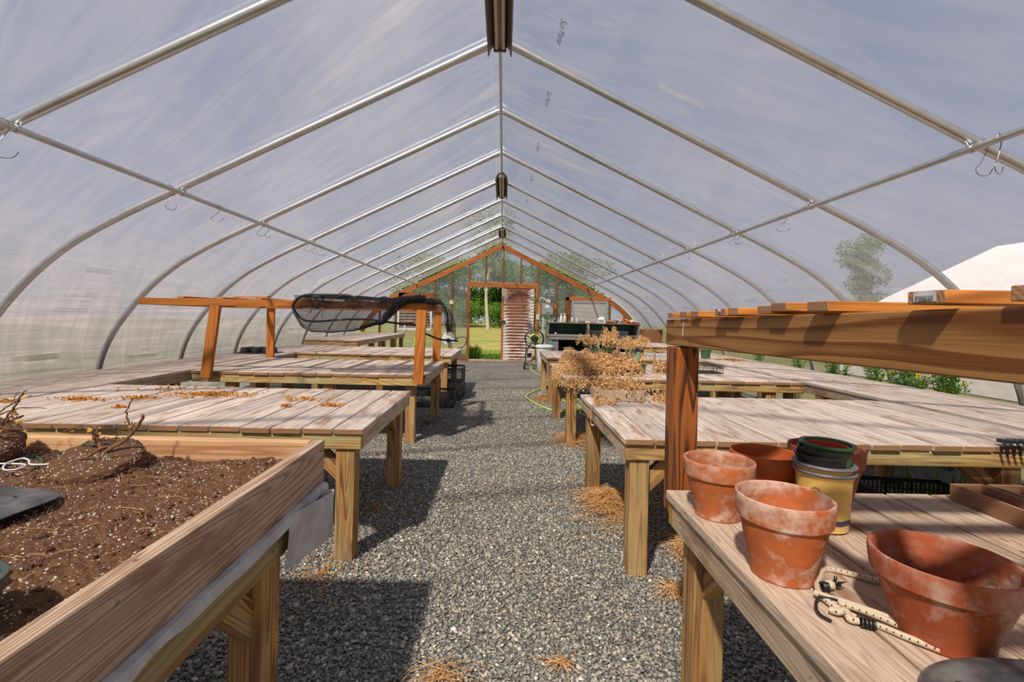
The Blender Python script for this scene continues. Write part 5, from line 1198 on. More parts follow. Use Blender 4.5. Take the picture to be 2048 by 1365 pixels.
for (x, y, m_, lab) in ((1.44, 5.42, 'redp', 'red plastic pot with a dried plant and green tag'), (1.56, 5.48, 'redp', 'red plastic pot half hidden to the right of the tagged one')):
    t = dried_plant((x, y), .09, .15, 200, None, lab, g3, potm=m_, ph=.075, pr=.052, stems=9)
    if x < 1.5: m = MB(); m.beam((x + .06, y - .05, T + .08), (x + .07, y - .06, T + .19), .024, .002, up=(0, 1, 0)); m.build('plant_tag', plain('teal_tag', (.1, .5, .42), .5), t)
for (x, y, s_, lab) in ((1.40, 4.86, 1.0, 'dark green pot nearer the bench edge beside the dried mass'), (1.345, 5.02, .95, 'dark green pot just behind the one at the edge')):
    t = thing('nursery_pot', (x, y, T), lab, 'nursery pot', g3); plastic_pot(t, (x, y), .040 * s_, .052 * s_, T + .001, T + .10 * s_, M['greenp'], 'pot_body', n=28)
    m = MB(); m.lathe([(.001, T + .085 * s_), (.048 * s_, T + .085 * s_)], (x, y, 0), 20); m.build('soil', M['soil'], t)
t = dried_plant((1.66, 4.95), .12, .14, 420, None, 'pale dense dried seedling block partly behind the red brown post', g1, ph=.04, pr=.07)
m = MB(); m.beam((1.555, 4.92, T + .08), (1.557, 4.92, T + .21), .022, .003, up=(0, 1, 0)); m.build('wooden_marker', M['planter'], t)
t = dried_plant((1.36, 5.9 - .35), .10, .12, 150, None, 'dark tray with dried seedlings behind the red pots', g1, ph=.05, pr=.07)
# open black basket
t = thing('plastic_basket', (2.12, 5.1, T), 'open black plastic mesh tray on the right bench', 'mesh tray')
mb = MB(); bx0, bx1, by0, by1, bh = 1.86, 2.30, 5.0, 5.28, .062
for zz in (.004, bh): 
    for a, b in (((bx0, by0), (bx1, by0)), ((bx1, by0), (bx1, by1)), ((bx1, by1), (bx0, by1)), ((bx0, by1), (bx0, by0))): mb.beam((a[0], a[1], T + zz), (b[0], b[1], T + zz), .007, .007)
for k in range(14): 
    x = bx0 + (bx1 - bx0) * k / 13
    for y in (by0, by1): mb.beam((x, y, T + .004), (x, y, T + bh), .004, .004, up=(0, 1, 0))
    mb.beam((x, by0, T + .004), (x, by1, T + .004), .004, .003)
for k in range(9):
    y = by0 + (by1 - by0) * k / 8
    for x in (bx0, bx1): mb.beam((x, y, T + .004), (x, y, T + bh), .004, .004, up=(0, 1, 0))
    mb.beam((bx0, y, T + .004), (bx1, y, T + .004), .004, .003)
mb.build('basket_mesh', M['black'], t, smooth=False)
# wooden box with vines on bench 2
t = thing('wooden_planting_box', (.77, 3.24, T), 'small weathered wooden box of dried vines with wooden plant markers', 'wooden box')
for (a0, a1, b0, b1) in ((.635, .925, 3.17, 3.185), (.635, .925, 3.335, 3.35), (.620, .635, 3.165, 3.355), (.925, .940, 3.165, 3.355)):
    mb = MB(); mb.box(a0, a1, b0, b1, T + .002, T + .076); mb.build('side_board', M['fasciaw'], t, bevel=.002)
mb = MB(); mb.grid(lambda a, b: (.635 + .29 * a, 3.185 + .15 * b, T + .055 + .006 * fnoise(a * 9, b * 9, 0)), 16, 10); mb.build('soil', M['soil'], t)
for (x, y, h) in ((.885, 3.30, .205), (.795, 3.28, .13)):
    m = MB(); m.beam((x, y, T + .03), (x + .004, y, T + h), .016, .003, up=(0, 1, 0)); m.build('wooden_marker', M['planter'], t)
t = thing('dried_vine', (.78, 3.25, T + .05), 'tangle of dried vines spilling from the small wooden box', 'dried vine')
mb = MB(); m = MB()
for k in range(46):
    a = R_(0, 6.28); x0_, y0_ = R_(.65, .91), R_(3.2, 3.33); L = R_(.06, .2)
    P = catmull([(x0_, y0_, T + .05), (x0_ + math.cos(a) * L * .4, y0_ + math.sin(a) * L * .3, T + R_(.10, .17)), (x0_ + math.cos(a) * L * .9, y0_ + math.sin(a) * L * .6, T + R_(.06, .14)), (x0_ + math.cos(a) * L * 1.1, y0_ + math.sin(a) * L * .8, T + R_(.03, .09))], 4)
    mb.tube(P, .0014, 4, caps=False)
    for q in range(9): p = random.choice(P); m.leaf(p + V3((R_(-.015, .015), R_(-.015, .015), R_(-.012, .02))), (R_(-1, 1), R_(-1, 1), R_(-1, .5)), R_(.015, .035), R_(.006, .014), .5)
for (P) in ([(.64, 3.2, T + .06), (.61, 3.12, T + .07), (.575, 3.02, T + .02), (.548, 2.95, T - .03), (.545, 2.93, T - .10)], [(.66, 3.17, T + .05), (.64, 3.08, T + .015), (.60, 3.0, T + .012), (.55, 2.92, T), (.54, 2.9, T - .09)], [(.9, 3.3, T + .05), (1.0, 3.25, T + .18), (1.12, 3.2, T + .17), (1.2, 3.15, T + .02)], [(.92, 3.2, T + .05), (1.02, 3.2, T + .12), (1.1, 3.15, T + .09), (1.18, 3.12, T + .01)]):
    P = catmull(P, 5); mb.tube(P, .0017, 4, caps=False)
    for q in range(26): p = random.choice(P); m.leaf(p + V3((R_(-.012, .012), R_(-.012, .012), R_(-.015, .01))), (R_(-1, 1), R_(-1, 1), R_(-1, .5)), R_(.015, .03), R_(.006, .012), .5)
for k in range(120): m.leaf((R_(.60, .72), R_(3.02, 3.16), T + R_(0, .02)), (R_(-1, 1), R_(-1, 1), R_(-.3, .4)), R_(.015, .03), R_(.008, .014), .5)
mb.build('stems', M['straw'], t); m.build('dry_foliage', M['dead'], t, smooth=False)
t = thing('dried_vine', (1.12, 3.22, T), 'heap of dried vines with an arching stem beside the red brown post', 'dried vine')
mb = MB(); m = MB()
for k in range(30):
    x0_, y0_ = R_(1.0, 1.3), R_(3.1, 3.35); a = R_(0, 6.28); L = R_(.05, .12); P = catmull([(x0_, y0_, T + .004), (x0_ + math.cos(a) * L * .5, y0_ + math.sin(a) * L * .5, T + R_(.02, .08)), (x0_ + math.cos(a) * L, y0_ + math.sin(a) * L, T + .008)], 4); mb.tube(P, .0015, 4, caps=False)
mb.tube(catmull([(1.02, 3.2, T + .01), (1.0, 3.2, T + .10), (1.06, 3.2, T + .19), (1.15, 3.2, T + .17), (1.22, 3.2, T + .05), (1.23, 3.2, T + .01)], 6), .002, 5)
foliage(m, (1.14, 3.22, T), .16, .05, 380); mb.build('stems', M['straw'], t); m.build('dry_foliage', M['dead'], t, smooth=False)
# plants at the far end of the right side bench
t = thing('nursery_pot', (3.0, 7.1, T), 'lone dark green pot seen under the brown beam', 'nursery pot'); plastic_pot(t, (3.0, 7.1), .06, .075, T + .002, T + .13, M['greenp'], 'pot_body', n=28)
litter(3.28, 6.9, .30, .25, 260, 'orange brown dry leaves on the right side bench under the brown beam', grp='dry leaves on the right benches', sz=1.3)

# ---- weeds growing along the right wall
def weed(c, h, r, n, lab, flowers=0, grp='green weeds along the right wall'):
    t = thing('green_weed', c, lab, 'weed', grp); mb = MB(); m = MB(); f = MB()
    for k in range(n):
        a = R_(0, 6.28); q = R_(.1, 1) * r; hh = h * R_(.7, 1.05); tip = V3((c[0] + q * math.cos(a) * .55, c[1] + q * math.sin(a) * 2.0, hh)); P = catmull([(c[0] + .3 * q * math.cos(a), c[1] + q * math.sin(a), 0), (c[0] + .4 * q * math.cos(a), c[1] + 1.3 * q * math.sin(a), hh * .6), tuple(tip)], 5); mb.tube(P, .0022, 4, caps=False)
        for q2 in range(30):
            i = R_(.45, 1) * (len(P) - 1); j = min(int(i), len(P) - 2); p = P[j].lerp(P[j + 1], i - j); L = R_(.03, .07); m.leaf(p, (R_(-1, 1), R_(-1, 1), R_(-.1, .9)), L, L * .14, .3)
        if flowers and k % flowers == 0:
            for q2 in range(16): p = tip + V3((R_(-.025, .025), R_(-.03, .03), R_(-.02, .02))); f.leaf(p, (R_(-1, 1), R_(-1, 1), .6),   .020, .018, .3)
    mb.build('stems', M['greenp'], t); m.build('leaves', M['green'], t, smooth=False)
    if flowers: o = f.build('yellow_flowers', M['yellowf'], t, smooth=False)
weed((3.705, 3.95, 0), .84, .10, 34, 'yellow flowering green weed nearest the camera by the right wall', 2)
weed((3.705, 4.35, 0), .86, .12, 40, 'fullest yellow flowering weed by the right wall', 2)
weed((3.705, 4.75, 0), .82, .10, 28, 'sparser yellow flowering weed left of the fullest one', 3)
weed((3.705, 5.35, 0), .84, .11, 26, 'feathery green weed without flowers by the right wall')
weed((3.705, 6.0, 0), .80, .10, 18, 'small green weed farther along the right wall')
weed((3.705, 6.9, 0), .78, .10, 16, 'farthest small green weed along the right wall')
weed((3.705, 3.35, 0), .74, .03, 3, 'single grass like blade standing by the right wall')
def grass(x0, x1, y0, y1, n, h, lab, z=0):
    mb = MB()
    for k in range(n): x, y = R_(x0, x1), R_(y0, y1); hh = h * R_(.4, 1); d = V3((R_(-.5, .5), R_(-.5, .5), 1)); mb.leaf((x, y, z), d, hh, hh * .06 + .002, R_(-.3, .3))
    return one(mb, 'grass_tuft', M['grassb'], ((x0 + x1) / 2, (y0 + y1) / 2, z), lab, 'grass', 'grass tufts', 'stuff', smooth=False)
grass(2.5, 3.7, 2.3, 3.4, 260, .28, 'grass growing under the right side bench')
grass(2.3, 3.7, 4.0, 6.0, 260, .28, 'grass under the right side bench farther back')
grass(-.93, -.04, 13.24, 13.9, 1500, .16, 'bright grass at the threshold of the open door')
grass(-.92, -.68, 13.24, 13.5, 120, .5, 'taller weeds at the left foot of the open door')
grass(-1.6, .2, 13.9, 17.0, 2600, .10, 'lawn grass just beyond the open door')

# ---- garden hose
t = thing('garden_hose', (.8, 7.5, 0), 'yellow green garden hose snaking under the right benches', 'garden hose')
mb = MB(); mb.tube(catmull([(.70, 11.2, .3), (.66, 11.0, .015), (.76, 9.942, .016), (.87, 8.9, .016), (.80, 8.4, .016), (.643, 8.0, .016), (.42, 7.4, .016), (.363, 7.1, .016), (.42, 6.75, .016), (.55, 6.3, .016), (.70, 6.06, .016), (.87, 6.05, .016), (1.04, 6.25, .016), (1.0, 6.6, .016), (.90, 6.75, .016), (.88, 6.95, .016), (1.0, 7.1, .016), (1.12, 6.95, .016), (1.08, 6.4, .016), (.98, 6.0, .016), (1.0, 5.85, .016), (1.1, 5.7, .016), (1.3, 5.6, .016)], 8), .011, 10); mb.build('hose', M['hosey'], t)

# ---- bin and hose reel
t = thing('trash_bin', (.93, 10.75, 0), 'white plastic bin with lid beside the right aisle end', 'bin')
mb = MB(); mb.lathe([(.001, .002), (.145, .002), (.15, .01), (.185, .54), (.19, .545)], (.93, 10.75, 0), 36); mb.build('bin_body', M['white'], t)
mb = MB(); mb.lathe([(.19, .535), (.205, .535), (.208, .56), (.195, .58), (.17, .595), (.08, .602), (.001, .604)], (.93, 10.75, 0), 36); mb.build('lid', M['white'], t)
t = thing('hose_reel_cart', (.66, 11.2, 0), 'black wheeled hose reel cart standing before the plank door', 'hose reel')
ax = Matrix.Rotation(math.pi / 2, 3, 'X')
def ring(m, c, r, w, plane='xz', n=28): m.tube([(c[0] + r * math.cos(a), c[1], c[2] + r * math.sin(a)) if plane == 'xz' else (c[0], c[1] + r * math.cos(a), c[2] + r * math.sin(a)) for a in [2 * math.pi * k / n for k in range(n)]], w, 8, closed=True)
for y in (11.08, 11.34):
    mb = MB(); ring(mb, (.73, y, .70), .215, .012); ring(mb, (.73, y, .70), .06, .012)
    for k in range(5): a = k * 1.2566 + .3; mb.tube([(.73, y, .70), (.73 + .21 * math.cos(a), y, .70 + .21 * math.sin(a))], .008, 6)
    mb.build('reel_disc', M['black'], t)
mb = MB()
for k in range(7): ring(mb, (.73, 11.10 + .035 * k, .70), .105 + .006 * (k % 2), .013)
mb.build('coiled_hose', M['hosey'], t)
mb = MB(); mb.tube([(.73, 11.06, .70), (.73, 11.38, .70)], .05, 16); mb.build('drum', M['black'], t)
mb = MB()
for x in (.53, .86):
    mb.tube(catmull([(x, 11.1, .10), (x, 11.02, .40), (x + .02, 11.05, .58), (.70, 11.04, .60 if x < .7 else .60)], 5), .011, 8)
mb.tube([(.52, 11.05, .11), (.88, 11.05, .11)], .011, 8); mb.tube([(.53, 11.1, .10), (.74, 11.06, .28), (.86, 11.1, .10)], .010, 8); mb.tube([(.53, 11.35, .30), (.53, 11.1, .10)], .011, 8); mb.tube([(.86, 11.35, .30), (.86, 11.1, .10)], .011, 8); mb.tube([(.53, 11.35, .30), (.73, 11.36, .70), (.86, 11.35, .30)], .011, 8)
mb.tube(catmull([(.56, 11.02, .44), (.55, 11.0, .50), (.65, 11.0, .52), (.78, 11.0, .52), (.84, 11.0, .48)], 5), .012, 8); mb.build('cart_frame', M['black'], t)
mb = MB(); mb.box(.56, .66, 11.0, 11.1, .28, .38); mb.build('side_box', M['black'], t)
for x in (.505, .885):
    mb = MB(); mb.lathe([(.001, -.022), (.075, -.022), (.085, -.015), (.085, .015), (.075, .022), (.001, .022)], (x, 11.08, .088), 28, axis=Matrix.Rotation(math.pi / 2, 3, 'Y')); mb.build('wheel', M['blackr'], t)

# ---- electrical box, switch, thermometer
t = thing('electrical_panel', (1.17, SY - .1, 1.3), 'grey electrical box on orange boards right of the plank door', 'electrical box')
for z in (1.34, 1.50): mb = MB(); mb.beam((.96, SY - .055, z), (1.42, SY - .055, z), .024, .13); mb.build('backing_board', M['cedar'], t)
mb = MB(); mb.box(1.03, 1.33, SY - .16, SY - .07, 1.28, 1.59); mb.build('box_body', M['greybox'], t, bevel=.004)
mb = MB(); mb.box(1.045, 1.315, SY - .168, SY - .161, 1.295, 1.575); mb.build('box_door', M['greybox'], t, bevel=.002)
mb = MB(); mb.box(1.11, 1.23, SY - .172, SY - .1685, 1.47, 1.55); mb.build('paper_label', M['white'], t)
mb = MB(); mb.box(1.12, 1.26, SY - .176, SY - .1685, 1.335, 1.35); mb.build('handle', M['wire'], t)
mb = MB(); mb.box(1.14, 1.25, SY - .14, SY - .08, 1.60, 1.70); mb.build('timer_box', plain('cream_timer', (.72, .55, .34), .5), t)
mb = MB(); mb.tube(catmull([(.955, SY - .075, 1.28), (.955, SY - .075, 1.60), (.97, SY - .075, 1.70), (1.04, SY - .09, 1.74), (1.12, SY - .1, 1.68), (1.15, SY - .1, 1.64)], 6), .012, 8); mb.tube([(1.07, SY - .10, .05), (1.07, SY - .10, 1.28)], .014, 8); mb.build('conduit', M['white'], t)
t = thing('light_switch', (.92, SY - .1, 1.2), 'white light switch box on the stud beside the plank door', 'switch')
mb = MB(); mb.box(.885, .965, SY - .105, SY - .092, 1.15, 1.29); mb.build('switch_plate', M['white'], t, bevel=.003)
mb = MB(); mb.box(.918, .932, SY - .116, SY - .106, 1.20, 1.24); mb.build('toggle', M['wire'], t)
t = thing('thermometer', (-1.50, SY - .06, 1.57), 'small round thermometer on the plastic left of the door', 'thermometer')
mb = MB(); mb.lathe([(0, 0), (.055, 0), (.06, .01), (.055, .02), (0, .02)], (-1.415, SY - .06, 1.57), 28, axis=ax); mb.build('dial', plain('cream_dial', (.72, .60, .35), .5), t)
mb = MB(); mb.box(-1.42, -1.412, SY - .086, SY - .081, 1.57, 1.61); mb.build('needle', M['black'], t)

# ---- workbench at the right end
t = thing('potting_workbench', (2.25, 12.0, 0), 'grey workbench with green back panel and top shelf at the right end wall', 'workbench')
wx0, wx1, wy0, wy1 = 1.08, 3.42, 11.55, 12.55
mb = MB(); mb.box(wx0, wx1, wy0, wy1, .755, .795); mb.build('worktop', M['greywood'], t, bevel=.003)
mb = MB(); mb.box(wx0 + .02, wx1, wy0 + .01, wy0 + .04, .68, .754); mb.build('apron', M['greywood'], t, bevel=.003)
mb = MB(); mb.box(wx0 + .02, wx0 + .26, wy0 + .045, wy1 - .05, .0, .754); mb.build('end_cabinet', M['greywood'], t, bevel=.003)
mb = MB(); mb.box(wx0 + .27, wx1, wy1 - .06, wy1 - .04, .02, .754); mb.build('back_board', plain('dark_board', (.03, .022, .018), .8), t)
mb = MB(); mb.box(wx0 + .27, wx1 - .02, wy0 + .1, wy1 - .08, .30, .33); mb.build('lower_shelf', M['old'], t)
for x in (2.3, wx1 - .05): mb = MB(); mb.beam((x, wy0 + .06, 0), (x, wy0 + .06, .68), .06, .05, up=(0, 1, 0)); mb.build('leg', M['greywood'], t)
mb = MB(); mb.box(wx0 + .03, wx1, wy1 - .10, wy1 - .08, .796, 1.07); mb.build('green_panel', M['greenpaint'], t)
for x in (wx0 + .03, wx1 - .04): mb = MB(); mb.box(x, x + .035, wy0 + .45, wy1 - .101, .797, 1.07); mb.build('hutch_side', M['greywood'], t, bevel=.002)
mb = MB(); P = [(2.10, wy0 + .2, .797), (2.10, wy1 - .101, .797), (2.10, wy1 - .101, 1.07), (2.10, wy0 + .45, 1.07)]; P += [(a + .04, b, c) for a, b, c in P]
mb.poly(P, [[0, 1, 2, 3], [7, 6, 5, 4], [0, 4, 5, 1], [1, 5, 6, 2], [2, 6, 7, 3], [3, 7, 4, 0]]); mb.build('divider', M['greywood'], t, smooth=False)
mb = MB(); mb.box(wx0 + .01, wx1 + .01, wy0 + .43, wy1 - .07, 1.071, 1.096); mb.build('top_shelf', M['old'], t, bevel=.003)
t = thing('side_table', (3.62, 12.0, 0), 'small grey table at the right end of the workbench', 'table')
mb = MB(); mb.box(3.15, 3.74, 10.9, 11.5, .66, .69); mb.build('tabletop', M['greywood'], t)
for x in (3.19, 3.70):
    for y in (10.94, 11.46): mb = MB(); mb.beam((x, y, 0), (x, y, .66), .05, .05, up=(0, 1, 0)); mb.build('leg', M['greywood'], t)
t = thing('wooden_box', (3.4, 11.3, .69), 'brown wooden box with orange side on the small grey table', 'wooden box')
mb = MB(); mb.box(3.25, 3.62, 11.0, 11.45, .692, .98); mb.build('box_body', M['old'], t, bevel=.003); mb = MB(); mb.beam((3.635, 11.02, .692), (3.645, 11.02, 1.0), .026, .05, up=(0, 1, 0)); mb.build('corner_post', M['cedar'], t)
# things on top of the workbench shelf
zs = 1.0965
def bottle(x, y, z, r, h, mat, cap, lab, pump=False):
    t = thing('bottle', (x, y, z), lab, 'bottle', 'bottles on the workbench shelf'); mb = MB()
    mb.lathe([(.001, z + .001), (r * .95, z + .001), (r, z + .008), (r, z + h * .62), (r * .8, z + h * .74), (r * .35, z + h * .82), (r * .35, z + h * .88)], (x, y, 0), 18); mb.build('bottle_body', mat, t)
    mb = MB(); mb.lathe([(r * .42, z + h * .86), (r * .42, z + h), (.001, z + h)], (x, y, 0), 14)
    if pump: mb.box(x - r * .9, x + r * .4, y - .008, y + .008, z + h, z + h + .018)
    mb.build('cap', cap, t)
cl = plain('clear_plastic', (.50, .48, .44), .2)
bottle(1.46, 12.15, zs, .036, .20, M['white'], M['white'], 'left white spray bottle on the workbench shelf', True)
bottle(1.55, 12.15, zs, .040, .21, plain('pale_yellow_bottle', (.66, .60, .36), .4), M['white'], 'pale yellowish spray bottle right beside the white one', True)
bottle(1.61, 12.2, zs, .022, .10, M['black'], M['black'], 'small dark bottle right of the spray bottles')
for (x, h, lab) in ((1.74, .14, 'left clear jar on the workbench shelf'), (1.86, .12, 'right clear jar on the workbench shelf')):
    t = thing('jar', (x, 12.15, zs), lab, 'jar', 'clear jars on the workbench shelf'); mb = MB(); mb.lathe([(.001, zs + .001), (.04, zs + .001), (.044, zs + .01), (.044, zs + h * .8), (.036, zs + h * .9), (.038, zs + h), (.033, zs + h), (.032, zs + .01), (.001, zs + .01)], (x, 12.15, 0), 20); mb.build('jar_body', cl, t)
def lump(name, x, y, z, rx, ry, rz, mat, lab, cat, grp=None, jit=.25):
    mb = MB(); mb.blob((x, y, z + rz * .9), rx, ry, rz, 12, jit); one(mb, name, mat, (x, y, z), lab, cat, grp, smooth=False)
def sbox(name, x, y, z, w, d, h, mat, lab, cat, grp=None):
    mb = MB(); mb.box(x - w / 2, x + w / 2, y - d / 2, y + d / 2, z + .001, z + h); one(mb, name, mat, (x, y, z), lab, cat, grp, bevel=.003)
orb = plain('orange_cloth', (.62, .22, .05), .8)
sbox('plastic_cup', 1.32, 12.15, zs, .10, .08, .02, M['greenp'], 'small green item at the left end of the workbench shelf', 'small item')
sbox('small_box', 2.03, 12.12, zs, .05, .05, .035, M['black'], 'small black cube left of the white packet', 'small box')
sbox('paper_packet', 2.13, 12.12, zs, .12, .08, .03, M['white'], 'flat white packet on the workbench shelf', 'packet')
sbox('plastic_dish', 2.24, 12.10, zs, .13, .08, .018, M['redp'], 'flat red lid in front of the white carton', 'lid')
t = thing('drink_carton', (2.47, 12.12, zs), 'white carton with sloped top and blue green print in the middle of the shelf', 'carton')
mb = MB(); P = [(2.38, 12.07, zs + .001), (2.57, 12.07, zs + .001), (2.57, 12.17, zs + .001), (2.38, 12.17, zs + .001), (2.38, 12.07, zs + .10), (2.57, 12.07, zs + .12), (2.57, 12.17, zs + .12), (2.38, 12.17, zs + .10), (2.42, 12.12, zs + .15), (2.55, 12.12, zs + .17)]
mb.poly(P, [[3, 2, 1, 0], [0, 1, 5, 4], [1, 2, 6, 5], [2, 3, 7, 6], [3, 0, 4, 7], [4, 5, 9, 8], [6, 7, 8, 9], [5, 6, 9], [7, 4, 8]]); mb.build('carton_body', M['white'], t, smooth=False)
mb = MB(); mb.box(2.40, 2.52, 12.064, 12.068, zs + .03, zs + .075); mb.build('printed_patch', plain('blue_green_print', (.12, .3, .32), .5), t)
lump('rag', 2.70, 12.14, zs, .12, .08, .035, M['old'], 'crumpled brown rag right of the carton', 'rag')
lump('rag', 2.83, 12.16, zs, .10, .08, .04, M['wire'], 'crumpled grey rag on the workbench shelf', 'rag')
mb = MB(); mb.grid(lambda a, b: (2.86 + .36 * a, 12.05 + .16 * b, zs + .17 - .15 * a + .03 * math.sin(a * 9) * (b - .3) + .03 * fnoise(a * 4, b * 4, 2) + (0.02 if b > .5 else 0)), 24, 10); one(mb, 'leather_glove', orb, (3.0, 12.1, zs), 'orange crumpled glove propped up on the right half of the shelf', 'glove')
lump('leather_glove', 3.10, 12.15, zs, .15, .08, .045, orb, 'flat orange glove lying right of the propped one', 'glove')
lump('cloth', 3.26, 12.13, zs, .10, .07, .05, M['liner'], 'pale crumpled cloth near the right end of the shelf', 'cloth')
lump('paper_wad', 3.12, 12.25, zs + .06, .06, .05, .025, M['white'], 'white paper wad behind the orange gloves', 'paper')
sbox('red_tray', 3.33, 12.08, zs, .16, .12, .03, plain('dark_red_plastic', (.30, .01, .02), .4), 'dark red tray at the right end of the shelf', 'tray')
lump('pale_cup', 1.28, 11.75, .796, .025, .025, .03, plain('cream_cup', (.7, .55, .45), .6), 'small pale cup at the left of the worktop', 'cup', jit=0)
lump('crumpled_paper', 2.28, 11.75, .796, .16, .08, .035, M['white'], 'crumpled white paper on the worktop between the two chairs', 'paper')
t = thing('yellow_tool_case', (1.62, 11.9, .33), 'yellow and grey rounded tool case on the lower workbench shelf', 'tool case')
mb = MB(); mb.blob((1.62, 11.75, .40), .15, .10, .065, 18, .0); mb.build('case_body', plain('yellow_case', (.80, .48, .03), .4), t); mb = MB(); mb.blob((1.60, 11.75, .47), .15, .09, .03, 18, 0); mb.build('case_lid', M['greybox'], t)
mb = MB(); mb.tube(catmull([(1.145, 11.54, .66), (1.12, 11.52, .58), (1.14, 11.52, .50), (1.11, 11.52, .42), (1.16, 11.52, .40), (1.17, 11.52, .55), (1.15, 11.54, .66)], 6), .008, 6); mb.tube(catmull([(1.16, 11.54, .66), (1.19, 11.52, .55), (1.18, 11.52, .45), (1.145, 11.52, .43), (1.13, 11.52, .55), (1.16, 11.54, .66)], 6), .008, 6)
one(mb, 'looped_cord', plain('green_cord', (.05, .35, .22), .5), (1.15, 11.54, .66), 'green cord looped at the left end of the workbench', 'cord')
# ---- chairs
def chair(x, y, w, lab):
    t = thing('office_chair', (x, y, 0), lab, 'chair', 'black chairs by the workbench')
    mb = MB()
    mb.grid(lambda a, b: (x + w * (a - .5), y - .02 + .03 * math.cos(math.pi * (a - .5)) - .02, .80 + .155 * b), 12, 6); mb.grid(lambda a, b: (x + w * (.5 - a), y + .03 + .03 * math.cos(math.pi * (a - .5)), .80 + .155 * b), 12, 6)
    mb.box(x - w / 2 + .003, x + w / 2 - .003, y - .025, y + .03, .802, .955); mb.build('backrest', M['blackr'], t, bevel=.008)
    mb = MB(); mb.tube([(x, y + .03, .85), (x, y + .06, .60), (x, y + .02, .44), (x, y - .12, .42)], .012, 8); mb.build('back_support', M['wire'], t)
    mb = MB(); mb.box(x - .21, x + .21, y - .38, y + .0, .44, .50); mb.build('seat', M['blackr'], t, bevel=.02)
    mb = MB(); mb.tube([(x, y - .19, .06), (x, y - .19, .44)], .022, 10); mb.build('gas_column', M['black'], t)
    for k in range(5):
        a = k * 1.2566 + .2; mb = MB(); mb.tube([(x, y - .19, .10), (x + .26 * math.cos(a), y - .19 + .26 * math.sin(a), .07)], .014, 6); lg = mb.build('leg', M['black'], t)
        m = MB(); m.blob((x + .26 * math.cos(a), y - .19 + .26 * math.sin(a), .028), .025, .025, .027, 10); m.build('caster', M['black'], lg)
chair(1.88, 9.75, .27, 'black chair with its back to the camera, left one before the workbench')
chair(2.42, 9.9, .29, 'black chair, right one before the workbench')

# ---- broom leaning and tote at the left end wall
t = thing('broom', (-2.0, 12.7, 0), 'wooden handled broom leaning beside the brown shutter', 'broom')
mb = MB(); mb.tube([(-2.10, 12.75, .10), (-2.14, 12.97, 1.45)], .012, 8); mb.build('broom_handle', M['planter'], t); mb = MB(); mb.box(-2.22, -1.98, 12.70, 12.75, .03, .12); mb.build('broom_head', M['redp'], t)
t = thing('seed_bag', (-2.1, 12.3, 0), 'green and yellow plastic bag standing at the left end wall', 'bag')
mb = MB(); mb.grid(lambda a, b: (-2.32 + .34 * a, 12.3 - .06 * math.sin(math.pi * a) * (1 - b), .002 + .62 * b), 12, 10); mb.grid(lambda a, b: (-1.98 - .34 * a, 12.3 + .06 * math.sin(math.pi * a) * (1 - b), .002 + .62 * b), 12, 10); mb.build('bag_body', plain('green_yellow_bag', (.10, .35, .08), .5, dirt=(.75, .7, .2), dirt_amt=.9, dscale=16), t)
t = thing('pipe_elbow', (-2.58, 12.7, .75), 'white plastic pipe elbow at the end of the high corner bench', 'pipe')
mb = MB(); mb.tube(catmull([(-2.62, 12.75, .95), (-2.60, 12.74, .80), (-2.62, 12.7, .74), (-2.72, 12.68, .735)], 6), .022, 10); mb.build('pipe', M['white'], t)

# ---- S hooks on the purlins
def hook(x, y, rz, L, lab):
    t = thing('wire_hook', (x, y, 2.045), lab, 'wire hook', 'wire hooks hanging from the purlin pipes')
    pts = [(-.030, 0, -.005), (-.022, 0, .018), (0, 0, .0235), (.021, 0, .012), (.022, 0, -.02), (.012, 0, -.04), (-.02, 0, -L * .62), (-.045, 0, -L * .80), (-.035, 0, -L * .95), (0, 0, -L), (.035, 0, -L * .93), (.055, 0, -L * .74)]
    c_, s_ = math.cos(rz), math.sin(rz)
    mb = MB(); mb.tube(catmull([(x + a * c_, y + a * s_, 2.045 + c) for a, b, c in pts], 6), .0022, 6); mb.build('wire', M['wire'], t)
xr, xl = CX + PX - .02, CX - PX + .02
for (x, y, rz, L, lab) in ((xr, 2.26, .2, .15, 'large wire hook at the first right hoop, the right one of the pair'), (xr, 2.19, .5, .16, 'large wire hook at the first right hoop, the left one of the pair'), (xr, 3.88, -.2, .12, 'single wire hook between the second and third right hoops'), (xr, 4.62, .4, .11, 'wire hook at the third hoop on the right pipe'), (xr, 4.72, -.6, .10, 'second wire hook beside the one at the third right hoop'),
                           (xr, 5.85, 1.4, .10, 'thin wire hook at the fourth hoop on the right pipe'), (xr, 7.0, .3, .10, 'small wire hook at the fifth hoop on the right pipe'), (xl, 2.26, 1.0, .16, 'wire hook cut by the left picture edge at the first hoop'), (xl, 3.40, 1.45, .15, 'wire hook just before the second hoop on the left pipe'), (xl, 3.95, .1, .12, 'single wire hook behind the second hoop on the left pipe'),
                           (xl, 4.66, 1.2, .12, 'wire hook at the third hoop on the left pipe, nearer one'), (xl, 4.80, 1.5, .11, 'wire hook at the third hoop on the left pipe, farther one'), (xl, 5.78, .9, .11, 'wire hook at the fourth left hoop, nearest of three'), (xl, 5.98, 1.3, .11, 'wire hook at the fourth left hoop, middle of three'), (xl, 6.2, .3, .11, 'wire hook at the fourth left hoop, farthest of three'), (xl, 7.1, .8, .10, 'farthest wire hook on the left pipe')):
    hook(x, y, rz, L, lab)

